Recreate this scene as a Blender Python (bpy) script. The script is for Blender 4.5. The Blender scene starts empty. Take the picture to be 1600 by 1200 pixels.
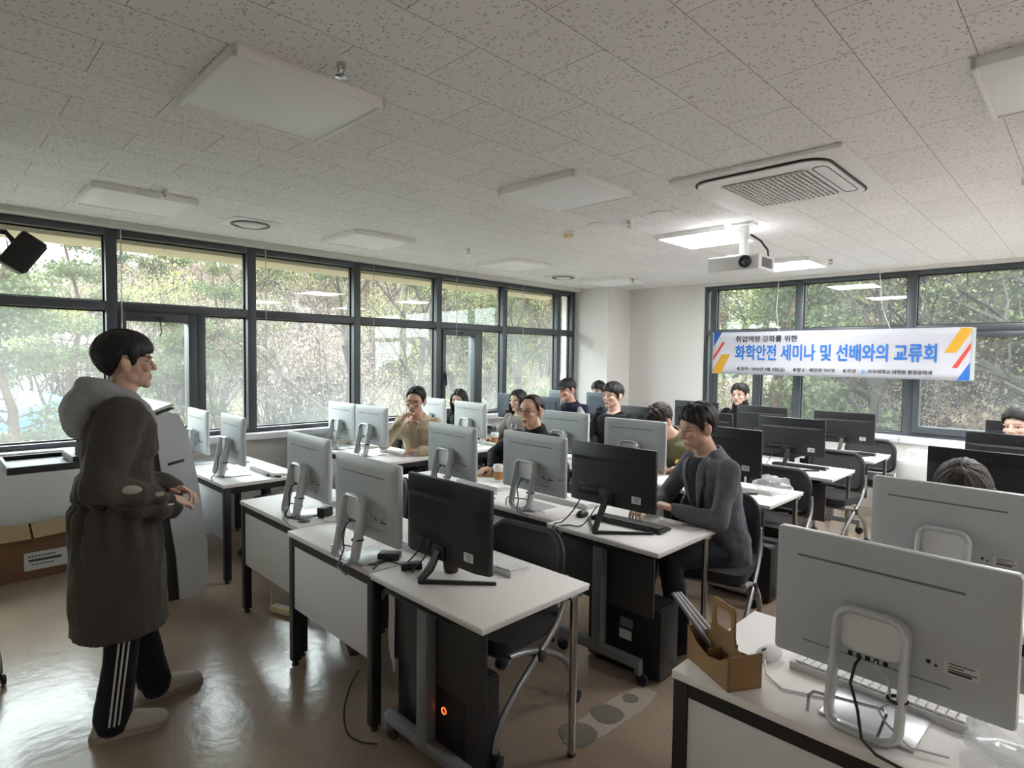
import bpy, bmesh, math, random
import numpy as np
from mathutils import Vector, Matrix, noise

S = bpy.context.scene
COL = S.collection
PI = math.pi
R = math.radians

# ------------------------------------------------------------------ camera
cam_data = bpy.data.cameras.new('camera')
cam_data.sensor_fit = 'HORIZONTAL'
cam_data.sensor_width = 36.0
cam_data.lens = 36.0 * 922.63 / 1600.0
cam_data.clip_start = 0.05
cam_data.clip_end = 600
cam = bpy.data.objects.new('camera', cam_data)
COL.objects.link(cam)
CH = 1.65
cx = Vector((0.7081934, 0.7059089, 0.01243911))
cy = Vector((-0.04049002, 0.02301877, 0.99891476))
cz = Vector((0.70485649, -0.7079285, 0.04488401))
M = Matrix((cx, cy, cz)).transposed().to_4x4()
M.translation = (0, 0, CH)
cam.matrix_world = M
S.camera = cam

# ------------------------------------------------------------------ view
S.view_settings.view_transform = 'Standard'
S.view_settings.look = 'None'
S.view_settings.gamma = 1.0
S.view_settings.exposure = 2.25
S.view_settings.use_curve_mapping = False
S.cycles.max_bounces = 10
S.cycles.diffuse_bounces = 5
S.cycles.glossy_bounces = 4
S.cycles.transparent_max_bounces = 16
S.cycles.sample_clamp_indirect = 6.0
S.cycles.caustics_reflective = False
S.cycles.caustics_refractive = False

# ------------------------------------------------------------------ overcast sky
W = bpy.data.worlds.new('overcast_sky')
S.world = W
W.use_nodes = True
nt = W.node_tree
nt.nodes.clear()
out = nt.nodes.new('ShaderNodeOutputWorld')
bg = nt.nodes.new('ShaderNodeBackground')
tc = nt.nodes.new('ShaderNodeTexCoord')
sx = nt.nodes.new('ShaderNodeSeparateXYZ')
mr = nt.nodes.new('ShaderNodeMapRange')
mr.inputs['From Min'].default_value = -0.05
mr.inputs['From Max'].default_value = 1.0
mr.inputs['To Min'].default_value = 1.0
mr.inputs['To Max'].default_value = 2.6
bg.inputs['Color'].default_value = (0.90, 0.965, 1.0, 1)
SKY = 2.0
mul = nt.nodes.new('ShaderNodeMath'); mul.operation = 'MULTIPLY'; mul.inputs[1].default_value = SKY
nt.links.new(tc.outputs['Generated'], sx.inputs[0])
nt.links.new(sx.outputs['Z'], mr.inputs['Value'])
nt.links.new(mr.outputs['Result'], mul.inputs[0])
nt.links.new(mul.outputs[0], bg.inputs['Strength'])
nt.links.new(bg.outputs[0], out.inputs[0])

WX = -5.75      # inner plane of the long left window wall
WY = 7.70       # inner plane of the far wall
CEIL = 2.70
LAMP = 9.5      # radiance of the lit ceiling panels

# ------------------------------------------------------------------ object helpers
def tag(o, label=None, cat=None, group=None, kind=None):
    if label: o['label'] = label
    if cat: o['category'] = cat
    if group: o['group'] = group
    if kind: o['kind'] = kind
    return o

def empty(name, loc=(0, 0, 0), rz=0.0, label=None, cat=None, group=None, kind=None):
    o = bpy.data.objects.new(name, None)
    o.empty_display_size = 0.1
    COL.objects.link(o)
    o.location = loc
    o.rotation_euler = (0, 0, rz)
    return tag(o, label, cat, group, kind)

def copy_tree(o, parent=None):
    c = o.copy()
    COL.objects.link(c)
    if parent is not None:
        c.parent = parent
    for ch in [k for k in KIDS.get(o.name, [])]:
        copy_tree(ch, c)
    return c
KIDS = {}

def place(proto, used, loc, rz, label, group=None):
    """first call moves the prototype itself, later calls copy it with its parts"""
    o = proto if proto.name not in used else copy_tree(proto)
    used.add(proto.name)
    o.location = loc
    o.rotation_euler = (0, 0, rz)
    o['label'] = label
    if group: o['group'] = group
    return o

_boxcache = {}
def _boxdata(sx, sy, sz, b, seg):
    k = (round(sx, 5), round(sy, 5), round(sz, 5), round(b, 5), seg)
    if k not in _boxcache:
        bm = bmesh.new()
        bmesh.ops.create_cube(bm, size=1.0)
        bmesh.ops.scale(bm, vec=(sx, sy, sz), verts=bm.verts)
        if b > 0:
            bmesh.ops.bevel(bm, geom=bm.edges[:], offset=b, segments=seg, profile=0.5, affect='EDGES')
        bm.verts.index_update()
        _boxcache[k] = ([v.co.copy() for v in bm.verts], [[v.index for v in f.verts] for f in bm.faces])
        bm.free()
    return _boxcache[k]

class MB:
    """collects shapes and links them as one mesh object"""
    def __init__(s):
        s.v = []; s.f = []
    def add(s, vs, fs):
        b = len(s.v)
        s.v.extend([tuple(v) for v in vs])
        s.f.extend([tuple(i + b for i in f) for f in fs])
        return s
    def box(s, c, d, b=0.0, rot=None, seg=2):
        vs, fs = _boxdata(d[0], d[1], d[2], b, seg)
        c = Vector(c)
        if rot is not None:
            vs = [rot @ v for v in vs]
        return s.add([v + c for v in vs], fs)
    def span(s, lo, hi, b=0.0):
        return s.box([(a + c) / 2 for a, c in zip(lo, hi)], [abs(c - a) for a, c in zip(lo, hi)], b)
    def tube(s, pts, r, n=8, closed=False, flat=1.0, up=None, caps=True):
        pts = [Vector(p) for p in pts]
        m = len(pts)
        rs = r if isinstance(r, (list, tuple)) else [r] * m
        tang = []
        for i in range(m):
            if closed:
                t = pts[(i + 1) % m] - pts[i - 1]
            else:
                t = pts[min(i + 1, m - 1)] - pts[max(i - 1, 0)]
            tang.append(t.normalized() if t.length > 1e-9 else Vector((0, 0, 1)))
        ref = Vector(up) if up else (Vector((0, 0, 1)) if abs(tang[0].z) < 0.9 else Vector((1, 0, 0)))
        nrm = (ref - tang[0] * ref.dot(tang[0])).normalized()
        vs, fs = [], []
        for i in range(m):
            if up:
                nrm = Vector(up) - tang[i] * Vector(up).dot(tang[i])
            else:
                nrm = nrm - tang[i] * nrm.dot(tang[i])
            if nrm.length < 1e-6:
                nrm = tang[i].orthogonal()
            nrm.normalize()
            bn = tang[i].cross(nrm)
            for k in range(n):
                a = 2 * PI * (k + 0.5) / n
                vs.append(pts[i] + nrm * (math.cos(a) * rs[i]) + bn * (math.sin(a) * rs[i] * flat))
        last = m if closed else m - 1
        for i in range(last):
            j = (i + 1) % m
            for k in range(n):
                k2 = (k + 1) % n
                fs.append((i * n + k, i * n + k2, j * n + k2, j * n + k))
        if caps and not closed:
            fs.append(tuple(range(n - 1, -1, -1)))
            fs.append(tuple((m - 1) * n + k for k in range(n)))
        return s.add(vs, fs)
    def lathe(s, prof, n=20, c=(0, 0, 0), axis='z', closed=False):
        c = Vector(c); vs = []; fs = []; m = len(prof)
        for (r, z) in prof:
            for k in range(n):
                a = 2 * PI * k / n
                x, y = r * math.cos(a), r * math.sin(a)
                p = {'z': (x, y, z), 'y': (x, -z, y), 'x': (z, x, y)}[axis]
                vs.append(Vector(p) + c)
        for i in range(m - 1):
            for k in range(n):
                k2 = (k + 1) % n
                fs.append((i * n + k, i * n + k2, (i + 1) * n + k2, (i + 1) * n + k))
        if not closed:
            fs.append(tuple(range(n - 1, -1, -1)))
            fs.append(tuple((m - 1) * n + k for k in range(n)))
        return s.add(vs, fs)
    def prism(s, poly, a0, a1, axis='x'):
        """poly in the plane of the two other axes, extruded along axis from a0 to a1"""
        n = len(poly)
        def P(p, a):
            return {'x': (a, p[0], p[1]), 'y': (p[0], a, p[1]), 'z': (p[0], p[1], a)}[axis]
        vs = [P(p, a0) for p in poly] + [P(p, a1) for p in poly]
        fs = [tuple(range(n - 1, -1, -1)), tuple(range(n, 2 * n))]
        fs += [(i, (i + 1) % n, n + (i + 1) % n, n + i) for i in range(n)]
        return s.add(vs, fs)
    def ell(s, c, r, rot=None, nu=14, nv=9):
        vs = []; fs = []; c = Vector(c)
        for j in range(nv + 1):
            t = PI * j / nv
            for i in range(nu):
                a = 2 * PI * i / nu
                p = Vector((r[0] * math.sin(t) * math.cos(a), r[1] * math.sin(t) * math.sin(a), r[2] * math.cos(t)))
                if rot is not None: p = rot @ p
                vs.append(p + c)
        for j in range(nv):
            for i in range(nu):
                i2 = (i + 1) % nu
                fs.append((j * nu + i, (j + 1) * nu + i, (j + 1) * nu + i2, j * nu + i2))
        return s.add(vs, fs)
    def cone(s, p0, p1, r0, r1, n=12):
        """capsule with two radii"""
        p0 = Vector(p0); p1 = Vector(p1); d = (p1 - p0)
        if d.length < 1e-6: return s.ell(p0, (r0,) * 3)
        d.normalize(); pts = []; rs = []
        for t in (-1, -0.85, -0.5): pts.append(p0 + d * (t * r0)); rs.append(max(1e-4, r0 * math.sqrt(max(0, 1 - t * t))))
        for t in (0, .25, .5, .75, 1): pts.append(p0.lerp(p1, t)); rs.append(r0 + (r1 - r0) * t)
        for t in (0.5, 0.85, 1): pts.append(p1 + d * (t * r1)); rs.append(max(1e-4, r1 * math.sqrt(max(0, 1 - t * t))))
        return s.tube(pts, rs, n)
    def mesh(s, name):
        me = bpy.data.meshes.new(name)
        me.from_pydata(s.v, [], s.f)
        me.update()
        return me
    def build(s, name, mat, parent=None, smooth=35, loc=None, label=None, recalc=True):
        me = s.mesh(name)
        if recalc:
            bm = bmesh.new(); bm.from_mesh(me)
            bmesh.ops.recalc_face_normals(bm, faces=bm.faces[:])
            bm.to_mesh(me); bm.free()
        return link_mesh(name, me, mat, parent, smooth, loc, label)

def link_mesh(name, me, mat, parent=None, smooth=35, loc=None, label=None):
    if mat is not None:
        for m_ in (mat if isinstance(mat, (list, tuple)) else [mat]):
            me.materials.append(m_)
    if smooth:
        me.polygons.foreach_set('use_smooth', [True] * len(me.polygons))
        if smooth < 180:
            me.set_sharp_from_angle(angle=R(smooth))
    o = bpy.data.objects.new(name, me)
    COL.objects.link(o)
    if parent is not None:
        o.parent = parent
        KIDS.setdefault(parent.name, []).append(o)
    if loc is not None: o.location = loc
    if label: o['label'] = label
    return o

def struct(name, mb, mat, label=None, cat=None, smooth=35, parent=None):
    o = mb.build(name, mat, parent, smooth)
    if parent is None:
        tag(o, label, cat, kind='structure')
    return o

# ------------------------------------------------------------------ materials
def newmat(name):
    m = bpy.data.materials.new(name); m.use_nodes = True
    n = m.node_tree
    return m, n, n.nodes['Principled BSDF'], n.nodes['Material Output']

def pm(name, col, rough=0.5, metal=0.0, var=0.06, vscale=6.0, bump=0.0, bscale=60.0, spec=0.5, stretch=None, sheen=0.0):
    """principled surface with a little procedural variation"""
    m, n, p, o = newmat(name)
    p.inputs['Roughness'].default_value = rough
    p.inputs['Metallic'].default_value = metal
    p.inputs['Specular IOR Level'].default_value = spec
    if sheen: p.inputs['Sheen Weight'].default_value = sheen
    t = n.nodes.new('ShaderNodeTexCoord')
    mp = n.nodes.new('ShaderNodeMapping')
    if stretch: mp.inputs['Scale'].default_value = stretch
    n.links.new(t.outputs['Object'], mp.inputs[0])
    nz = n.nodes.new('ShaderNodeTexNoise'); nz.inputs['Scale'].default_value = vscale; nz.inputs['Detail'].default_value = 4
    n.links.new(mp.outputs[0], nz.inputs['Vector'])
    mx = n.nodes.new('ShaderNodeMix'); mx.data_type = 'RGBA'
    mx.inputs[6].default_value = tuple(c * (1 - var) for c in col) + (1,)
    mx.inputs[7].default_value = tuple(min(1, c * (1 + var)) for c in col) + (1,)
    n.links.new(nz.outputs['Fac'], mx.inputs[0])
    n.links.new(mx.outputs[2], p.inputs['Base Color'])
    if bump > 0:
        nb = n.nodes.new('ShaderNodeTexNoise'); nb.inputs['Scale'].default_value = bscale; nb.inputs['Detail'].default_value = 3
        n.links.new(mp.outputs[0], nb.inputs['Vector'])
        b = n.nodes.new('ShaderNodeBump'); b.inputs['Strength'].default_value = bump; b.inputs['Distance'].default_value = 0.01
        n.links.new(nb.outputs['Fac'], b.inputs['Height'])
        n.links.new(b.outputs[0], p.inputs['Normal'])
    return m

def srgb(r, g, b):
    f = lambda c: (c / 255 / 12.92) if c / 255 <= 0.04045 else ((c / 255 + 0.055) / 1.055) ** 2.4
    return (f(r), f(g), f(b))

def emit(name, col, strength):
    m, n, p, o = newmat(name)
    p.inputs['Base Color'].default_value = (*col, 1)
    p.inputs['Emission Color'].default_value = (*col, 1)
    p.inputs['Emission Strength'].default_value = strength
    return m

MT = dict(
    white_top=pm('white_laminate', srgb(236, 233, 229), 0.48, var=0.02),
    white_panel=pm('white_panel', srgb(220, 221, 220), 0.55, var=0.02),
    black_metal=pm('black_powder_coat', (0.012, 0.012, 0.013), 0.45),
    dark_grommet=pm('dark_plastic', (0.05, 0.05, 0.055), 0.5),
    aio_white=pm('monitor_white_plastic', srgb(184, 189, 191), 0.38, var=0.015),
    aio_edge=pm('monitor_edge', srgb(232, 234, 235), 0.25, var=0.01),
    aio_slot=pm('vent_grey', srgb(110, 113, 116), 0.6),
    stand_silver=pm('stand_silver', srgb(196, 199, 201), 0.3, metal=0.35, var=0.02),
    wire_chrome=pm('chrome_wire', srgb(170, 172, 174), 0.22, metal=1.0),
    screen=pm('dark_screen', (0.01, 0.011, 0.013), 0.12),
    mon_black=pm('monitor_black_plastic', (0.010, 0.0105, 0.012), 0.42, var=0.1),
    mon_black2=pm('monitor_black_textured', (0.017, 0.018, 0.020), 0.6, var=0.12, bump=0.15, bscale=400),
    mon_grey=pm('monitor_grey_plastic', srgb(76, 84, 94), 0.5, var=0.05),
    sticker=pm('paper_sticker', srgb(205, 206, 203), 0.6, var=0.03),
    ink=pm('printed_ink', (0.06, 0.06, 0.06), 0.7),
    cable_black=pm('cable_black', (0.012, 0.012, 0.012), 0.5),
    cable_white=pm('cable_white', srgb(205, 207, 205), 0.5),
    grey_metal=pm('grey_steel_leg', srgb(120, 123, 127), 0.4, metal=0.3, var=0.04),
    chair_silver=pm('chair_silver_tube', srgb(150, 151, 152), 0.35, metal=0.5, var=0.04),
    chrome=pm('chrome', srgb(190, 190, 188), 0.12, metal=1.0, var=0.02),
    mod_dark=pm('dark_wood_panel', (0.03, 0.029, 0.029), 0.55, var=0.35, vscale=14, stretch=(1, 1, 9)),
    mesh_dark=pm('mesh_fabric', (0.055, 0.058, 0.064), 0.85, var=0.15, bump=0.4, bscale=500),
    seat_dark=pm('seat_fabric', (0.026, 0.024, 0.024), 0.9, var=0.15, bump=0.3, bscale=300),
    chair_plastic=pm('chair_black_plastic', (0.026, 0.026, 0.028), 0.5),
    pc_black=pm('pc_black', (0.008, 0.008, 0.009), 0.4),
    keys_white=pm('keys_white', srgb(228, 228, 226), 0.45, var=0.02),
    kb_white=pm('keyboard_white', srgb(205, 206, 206), 0.45, var=0.02),
    keys_black=pm('keys_black', (0.02, 0.02, 0.021), 0.5),
    kraft=pm('kraft_card', srgb(150, 118, 78), 0.8, var=0.08, vscale=30, bump=0.1, bscale=200),
    kraft_in=pm('kraft_inside', srgb(118, 88, 58), 0.85, var=0.08, vscale=30),
    card_brown=pm('cardboard', srgb(118, 86, 62), 0.85, var=0.08, vscale=12),
    card_tape=pm('packing_tape', srgb(168, 142, 108), 0.35, var=0.05),
    cup_white=pm('cup_white', srgb(232, 231, 228), 0.45, var=0.01),
    cup_sleeve=pm('cup_sleeve', srgb(176, 130, 84), 0.8, var=0.06, vscale=40),
    cup_dark=pm('cup_dark_brown', srgb(58, 36, 24), 0.55),
    yellow=pm('yellow_plastic', srgb(232, 176, 44), 0.4),
    cream=pm('cream_paper', srgb(226, 210, 158), 0.5),
    blue_band=pm('blue_print', srgb(52, 70, 150), 0.5),
    paper=pm('paper_white', srgb(228, 226, 226), 0.7, var=0.01),
    phone=pm('phone_glass', (0.012, 0.012, 0.014), 0.12),
    lens=pm('lens_glass', (0.02, 0.05, 0.06), 0.05, spec=1.0),
    frame=pm('window_frame_slate', srgb(72, 77, 82), 0.42, metal=0.2, var=0.04),
    gasket=pm('gasket_black', (0.012, 0.013, 0.014), 0.6),
    wall=pm('wall_paint', srgb(224, 222, 218), 0.85, var=0.02, vscale=2, bump=0.05, bscale=250),
    wall_grey=pm('wall_paint_grey', srgb(206, 205, 200), 0.85, var=0.03, vscale=2),
    sill=pm('sill_stone', srgb(214, 216, 218), 0.3, var=0.03, vscale=10),
    soffit=pm('soffit_beige', srgb(196, 186, 160), 0.8, var=0.04),
    silver=pm('lectern_silver', srgb(190, 194, 198), 0.35, metal=0.15, var=0.04, vscale=3),
    lect_dark=pm('lectern_dark', (0.02, 0.02, 0.022), 0.5),
    spk=pm('speaker_black', (0.012, 0.012, 0.012), 0.55),
    ac_white=pm('appliance_white', srgb(232, 232, 231), 0.4, var=0.01),
    ac_grey=pm('grille_grey', srgb(108, 110, 113), 0.6),
    lamp_frame=pm('lamp_frame_white', srgb(240, 240, 239), 0.5, var=0.01),
    lamp_off=pm('lamp_diffuser_off', srgb(244, 246, 247), 0.45, var=0.01),
    lamp_on=emit('lamp_diffuser_lit', (0.985, 0.985, 1.0), LAMP),
    power_ring=emit('power_light_orange', (1.0, 0.16, 0.03), 0.45),
    banner_red=pm('banner_red', srgb(196, 66, 58), 0.7),
    banner_blue=pm('banner_blue', srgb(34, 100, 184), 0.7),
    banner_blue2=pm('banner_text_blue', srgb(34, 104, 182), 0.7),
    banner_navy=pm('banner_dark_blue', srgb(30, 84, 160), 0.7),
    banner_yellow=pm('banner_yellow', srgb(196, 148, 38), 0.7),
    banner_ink=pm('banner_black', (0.015, 0.015, 0.018), 0.7),
    banner_pale=pm('banner_emblem_blue', srgb(120, 150, 185), 0.7),
)

def floor_mat():
    m, n, p, o = newmat('polished_concrete')
    L = n.links
    t0 = n.nodes.new('ShaderNodeTexCoord')
    t = n.nodes.new('ShaderNodeMapping'); t.inputs['Location'].default_value = (3.1, 5.7, 0.43)
    L.new(t0.outputs['Object'], t.inputs[0])
    big = n.nodes.new('ShaderNodeTexNoise'); big.inputs['Scale'].default_value = 1.1; big.inputs['Detail'].default_value = 6
    L.new(t.outputs[0], big.inputs['Vector'])
    r1 = n.nodes.new('ShaderNodeValToRGB')
    r1.color_ramp.elements[0].position = 0.3; r1.color_ramp.elements[0].color = (*srgb(136, 119, 104), 1)
    r1.color_ramp.elements[1].position = 0.72; r1.color_ramp.elements[1].color = (*srgb(170, 151, 132), 1)
    L.new(big.outputs['Fac'], r1.inputs[0])
    sp = n.nodes.new('ShaderNodeTexVoronoi'); sp.inputs['Scale'].default_value = 95
    L.new(t.outputs[0], sp.inputs['Vector'])
    r2 = n.nodes.new('ShaderNodeValToRGB')
    r2.color_ramp.elements[0].position = 0.0; r2.color_ramp.elements[0].color = (0.55, 0.55, 0.55, 1)
    r2.color_ramp.elements[1].position = 0.35; r2.color_ramp.elements[1].color = (1, 1, 1, 1)
    L.new(sp.outputs['Distance'], r2.inputs[0])
    mx = n.nodes.new('ShaderNodeMix'); mx.data_type = 'RGBA'; mx.blend_type = 'MULTIPLY'; mx.inputs[0].default_value = 0.35
    L.new(r1.outputs[0], mx.inputs[6]); L.new(r2.outputs[0], mx.inputs[7])
    # hairline cracks
    dn = n.nodes.new('ShaderNodeTexNoise'); dn.inputs['Scale'].default_value = 5; dn.inputs['Detail'].default_value = 5
    L.new(t.outputs[0], dn.inputs['Vector'])
    ad = n.nodes.new('ShaderNodeMix'); ad.data_type = 'RGBA'; ad.blend_type = 'ADD'; ad.inputs[0].default_value = 0.22
    L.new(t.outputs[0], ad.inputs[6]); L.new(dn.outputs['Color'], ad.inputs[7])
    cr = n.nodes.new('ShaderNodeTexVoronoi'); cr.feature = 'DISTANCE_TO_EDGE'; cr.inputs['Scale'].default_value = 1.6
    L.new(ad.outputs[2], cr.inputs['Vector'])
    r3 = n.nodes.new('ShaderNodeValToRGB')
    r3.color_ramp.elements[0].position = 0.0; r3.color_ramp.elements[0].color = (0.35, 0.33, 0.3, 1)
    r3.color_ramp.elements[1].position = 0.006; r3.color_ramp.elements[1].color = (1, 1, 1, 1)
    L.new(cr.outputs['Distance'], r3.inputs[0])
    m2 = n.nodes.new('ShaderNodeMix'); m2.data_type = 'RGBA'; m2.blend_type = 'MULTIPLY'; m2.inputs[0].default_value = 0.22
    L.new(mx.outputs[2], m2.inputs[6]); L.new(r3.outputs[0], m2.inputs[7])
    L.new(m2.outputs[2], p.inputs['Base Color'])
    rr = n.nodes.new('ShaderNodeMapRange'); rr.inputs['To Min'].default_value = 0.17; rr.inputs['To Max'].default_value = 0.25
    L.new(big.outputs['Fac'], rr.inputs['Value']); L.new(rr.outputs[0], p.inputs['Roughness'])
    bn = n.nodes.new('ShaderNodeTexNoise'); bn.inputs['Scale'].default_value = 14; bn.inputs['Detail'].default_value = 6
    L.new(t.outputs[0], bn.inputs['Vector'])
    b = n.nodes.new('ShaderNodeBump'); b.inputs['Strength'].default_value = 0.10; b.inputs['Distance'].default_value = 0.02
    L.new(bn.outputs['Fac'], b.inputs['Height']); L.new(b.outputs[0], p.inputs['Normal'])
    p.inputs['Specular IOR Level'].default_value = 0.6
    return m

def ceiling_mat():
    """mineral tiles 300 x 600 in running bond with short worm-like fissures"""
    m, n, p, o = newmat('ceiling_tiles')
    L = n.links
    t = n.nodes.new('ShaderNodeTexCoord')
    mp = n.nodes.new('ShaderNodeMapping')
    mp.inputs['Rotation'].default_value = (0, 0, R(-90))
    mp.inputs['Location'].default_value = (TILE_OX, TILE_OY, 0)
    L.new(t.outputs['Object'], mp.inputs[0])
    br = n.nodes.new('ShaderNodeTexBrick')
    br.offset = 0.5; br.inputs['Scale'].default_value = 1.0
    br.inputs['Brick Width'].default_value = 0.6; br.inputs['Row Height'].default_value = 0.3
    br.inputs['Mortar Size'].default_value = 0.0016; br.inputs['Mortar Smooth'].default_value = 0.2
    br.inputs['Color1'].default_value = (*srgb(232, 231, 231), 1)
    br.inputs['Color2'].default_value = (*srgb(238, 237, 237), 1)
    br.inputs['Mortar'].default_value = (*srgb(150, 146, 142), 1)
    L.new(mp.outputs[0], br.inputs['Vector'])
    prev = br.outputs['Color']
    wob = n.nodes.new('ShaderNodeTexNoise'); wob.inputs['Scale'].default_value = 9
    L.new(t.outputs['Object'], wob.inputs['Vector'])
    for ang, sc, th in ((20, (36, 100, 1), 0.24), (75, (33, 96, 1), 0.23), (-40, (38, 104, 1), 0.23)):
        q = n.nodes.new('ShaderNodeMapping'); q.vector_type = 'TEXTURE'
        q.inputs['Rotation'].default_value = (0, 0, R(ang))
        q.inputs['Scale'].default_value = (1 / sc[0], 1 / sc[1], 1)
        q.inputs['Location'].default_value = (ang * 0.13, ang * 0.07, 0)
        w = n.nodes.new('ShaderNodeMix'); w.data_type = 'RGBA'; w.blend_type = 'ADD'; w.inputs[0].default_value = 0.03
        L.new(t.outputs['Object'], w.inputs[6]); L.new(wob.outputs['Color'], w.inputs[7])
        L.new(w.outputs[2], q.inputs[0])
        v = n.nodes.new('ShaderNodeTexVoronoi'); v.voronoi_dimensions = '2D'; v.inputs['Scale'].default_value = 1.0
        L.new(q.outputs[0], v.inputs['Vector'])
        keep = n.nodes.new('ShaderNodeSeparateColor'); L.new(v.outputs['Color'], keep.inputs[0])
        gt = n.nodes.new('ShaderNodeMath'); gt.operation = 'LESS_THAN'; gt.inputs[1].default_value = 0.115
        L.new(keep.outputs[0], gt.inputs[0])
        lt = n.nodes.new('ShaderNodeMath'); lt.operation = 'LESS_THAN'; lt.inputs[1].default_value = th
        L.new(v.outputs['Distance'], lt.inputs[0])
        an = n.nodes.new('ShaderNodeMath'); an.operation = 'MULTIPLY'
        L.new(gt.outputs[0], an.inputs[0]); L.new(lt.outputs[0], an.inputs[1])
        f = n.nodes.new('ShaderNodeMath'); f.operation = 'MULTIPLY'; f.inputs[1].default_value = 0.55
        L.new(an.outputs[0], f.inputs[0])
        mx = n.nodes.new('ShaderNodeMix'); mx.data_type = 'RGBA'
        mx.inputs[7].default_value = (*srgb(120, 114, 110), 1)
        L.new(f.outputs[0], mx.inputs[0]); L.new(prev, mx.inputs[6])
        prev = mx.outputs[2]
    L.new(prev, p.inputs['Base Color'])
    p.inputs['Roughness'].default_value = 0.9
    p.inputs['Specular IOR Level'].default_value = 0.2
    return m
TILE_OX, TILE_OY = -0.166, -0.038

def glass_mat(name, haze, tint):
    """dusty window pane: clear, a mirror-like share by angle, and a thin pale film for dust, glare and distant haze"""
    m, n, p, o = newmat(name)
    L = n.links
    n.nodes.remove(p)
    tr = n.nodes.new('ShaderNodeBsdfTransparent'); tr.inputs[0].default_value = (*tint, 1)
    gl = n.nodes.new('ShaderNodeBsdfGlossy'); gl.inputs['Roughness'].default_value = 0.004
    ge = n.nodes.new('ShaderNodeNewGeometry')
    dt = n.nodes.new('ShaderNodeVectorMath'); dt.operation = 'DOT_PRODUCT'
    L.new(ge.outputs['Incoming'], dt.inputs[0]); L.new(ge.outputs['Normal'], dt.inputs[1])
    def mth(op, a, b_=None):
        q = n.nodes.new('ShaderNodeMath'); q.operation = op
        for i, v in enumerate((a, b_)):
            if v is None: continue
            if isinstance(v, (int, float)): q.inputs[i].default_value = v
            else: L.new(v, q.inputs[i])
        return q.outputs[0]
    frs = mth('ADD', mth('MULTIPLY', mth('POWER', mth('SUBTRACT', 1.0, mth('ABSOLUTE', dt.outputs['Value'])), 5.0), 0.95), 0.045)
    du = n.nodes.new('ShaderNodeBsdfTranslucent'); du.inputs[0].default_value = (0.85, 0.88, 0.86, 1)  # pale film: some dust, plus glare and outdoor haze put into the pane
    t = n.nodes.new('ShaderNodeTexCoord')
    nz = n.nodes.new('ShaderNodeTexNoise'); nz.inputs['Scale'].default_value = 1.4; nz.inputs['Detail'].default_value = 4
    L.new(t.outputs['Object'], nz.inputs['Vector'])
    mr_ = n.nodes.new('ShaderNodeMapRange'); mr_.inputs['To Min'].default_value = haze * 0.55; mr_.inputs['To Max'].default_value = haze * 1.45
    mr_.inputs['From Min'].default_value = 0.3; mr_.inputs['From Max'].default_value = 0.7
    L.new(nz.outputs['Fac'], mr_.inputs['Value'])
    a = n.nodes.new('ShaderNodeMixShader'); b = n.nodes.new('ShaderNodeMixShader')
    L.new(mr_.outputs[0], a.inputs[0]); L.new(tr.outputs[0], a.inputs[1]); L.new(du.outputs[0], a.inputs[2])
    L.new(frs, b.inputs[0]); L.new(a.outputs[0], b.inputs[1]); L.new(gl.outputs[0], b.inputs[2])
    L.new(b.outputs[0], o.inputs[0])
    return m
GLASS_A = glass_mat('window_glass_dusty', 0.045, (0.92, 0.95, 0.935))
GLASS_B = glass_mat('window_glass', 0.02, (0.90, 0.925, 0.91))

# ------------------------------------------------------------------ camera-ray maths for measuring (metres)
def at(px, py, z):
    d = M.to_3x3() @ Vector((px - 800, -(py - 600), -922.63))
    return Vector((0, 0, CH)) + d * ((z - CH) / d.z)
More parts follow.
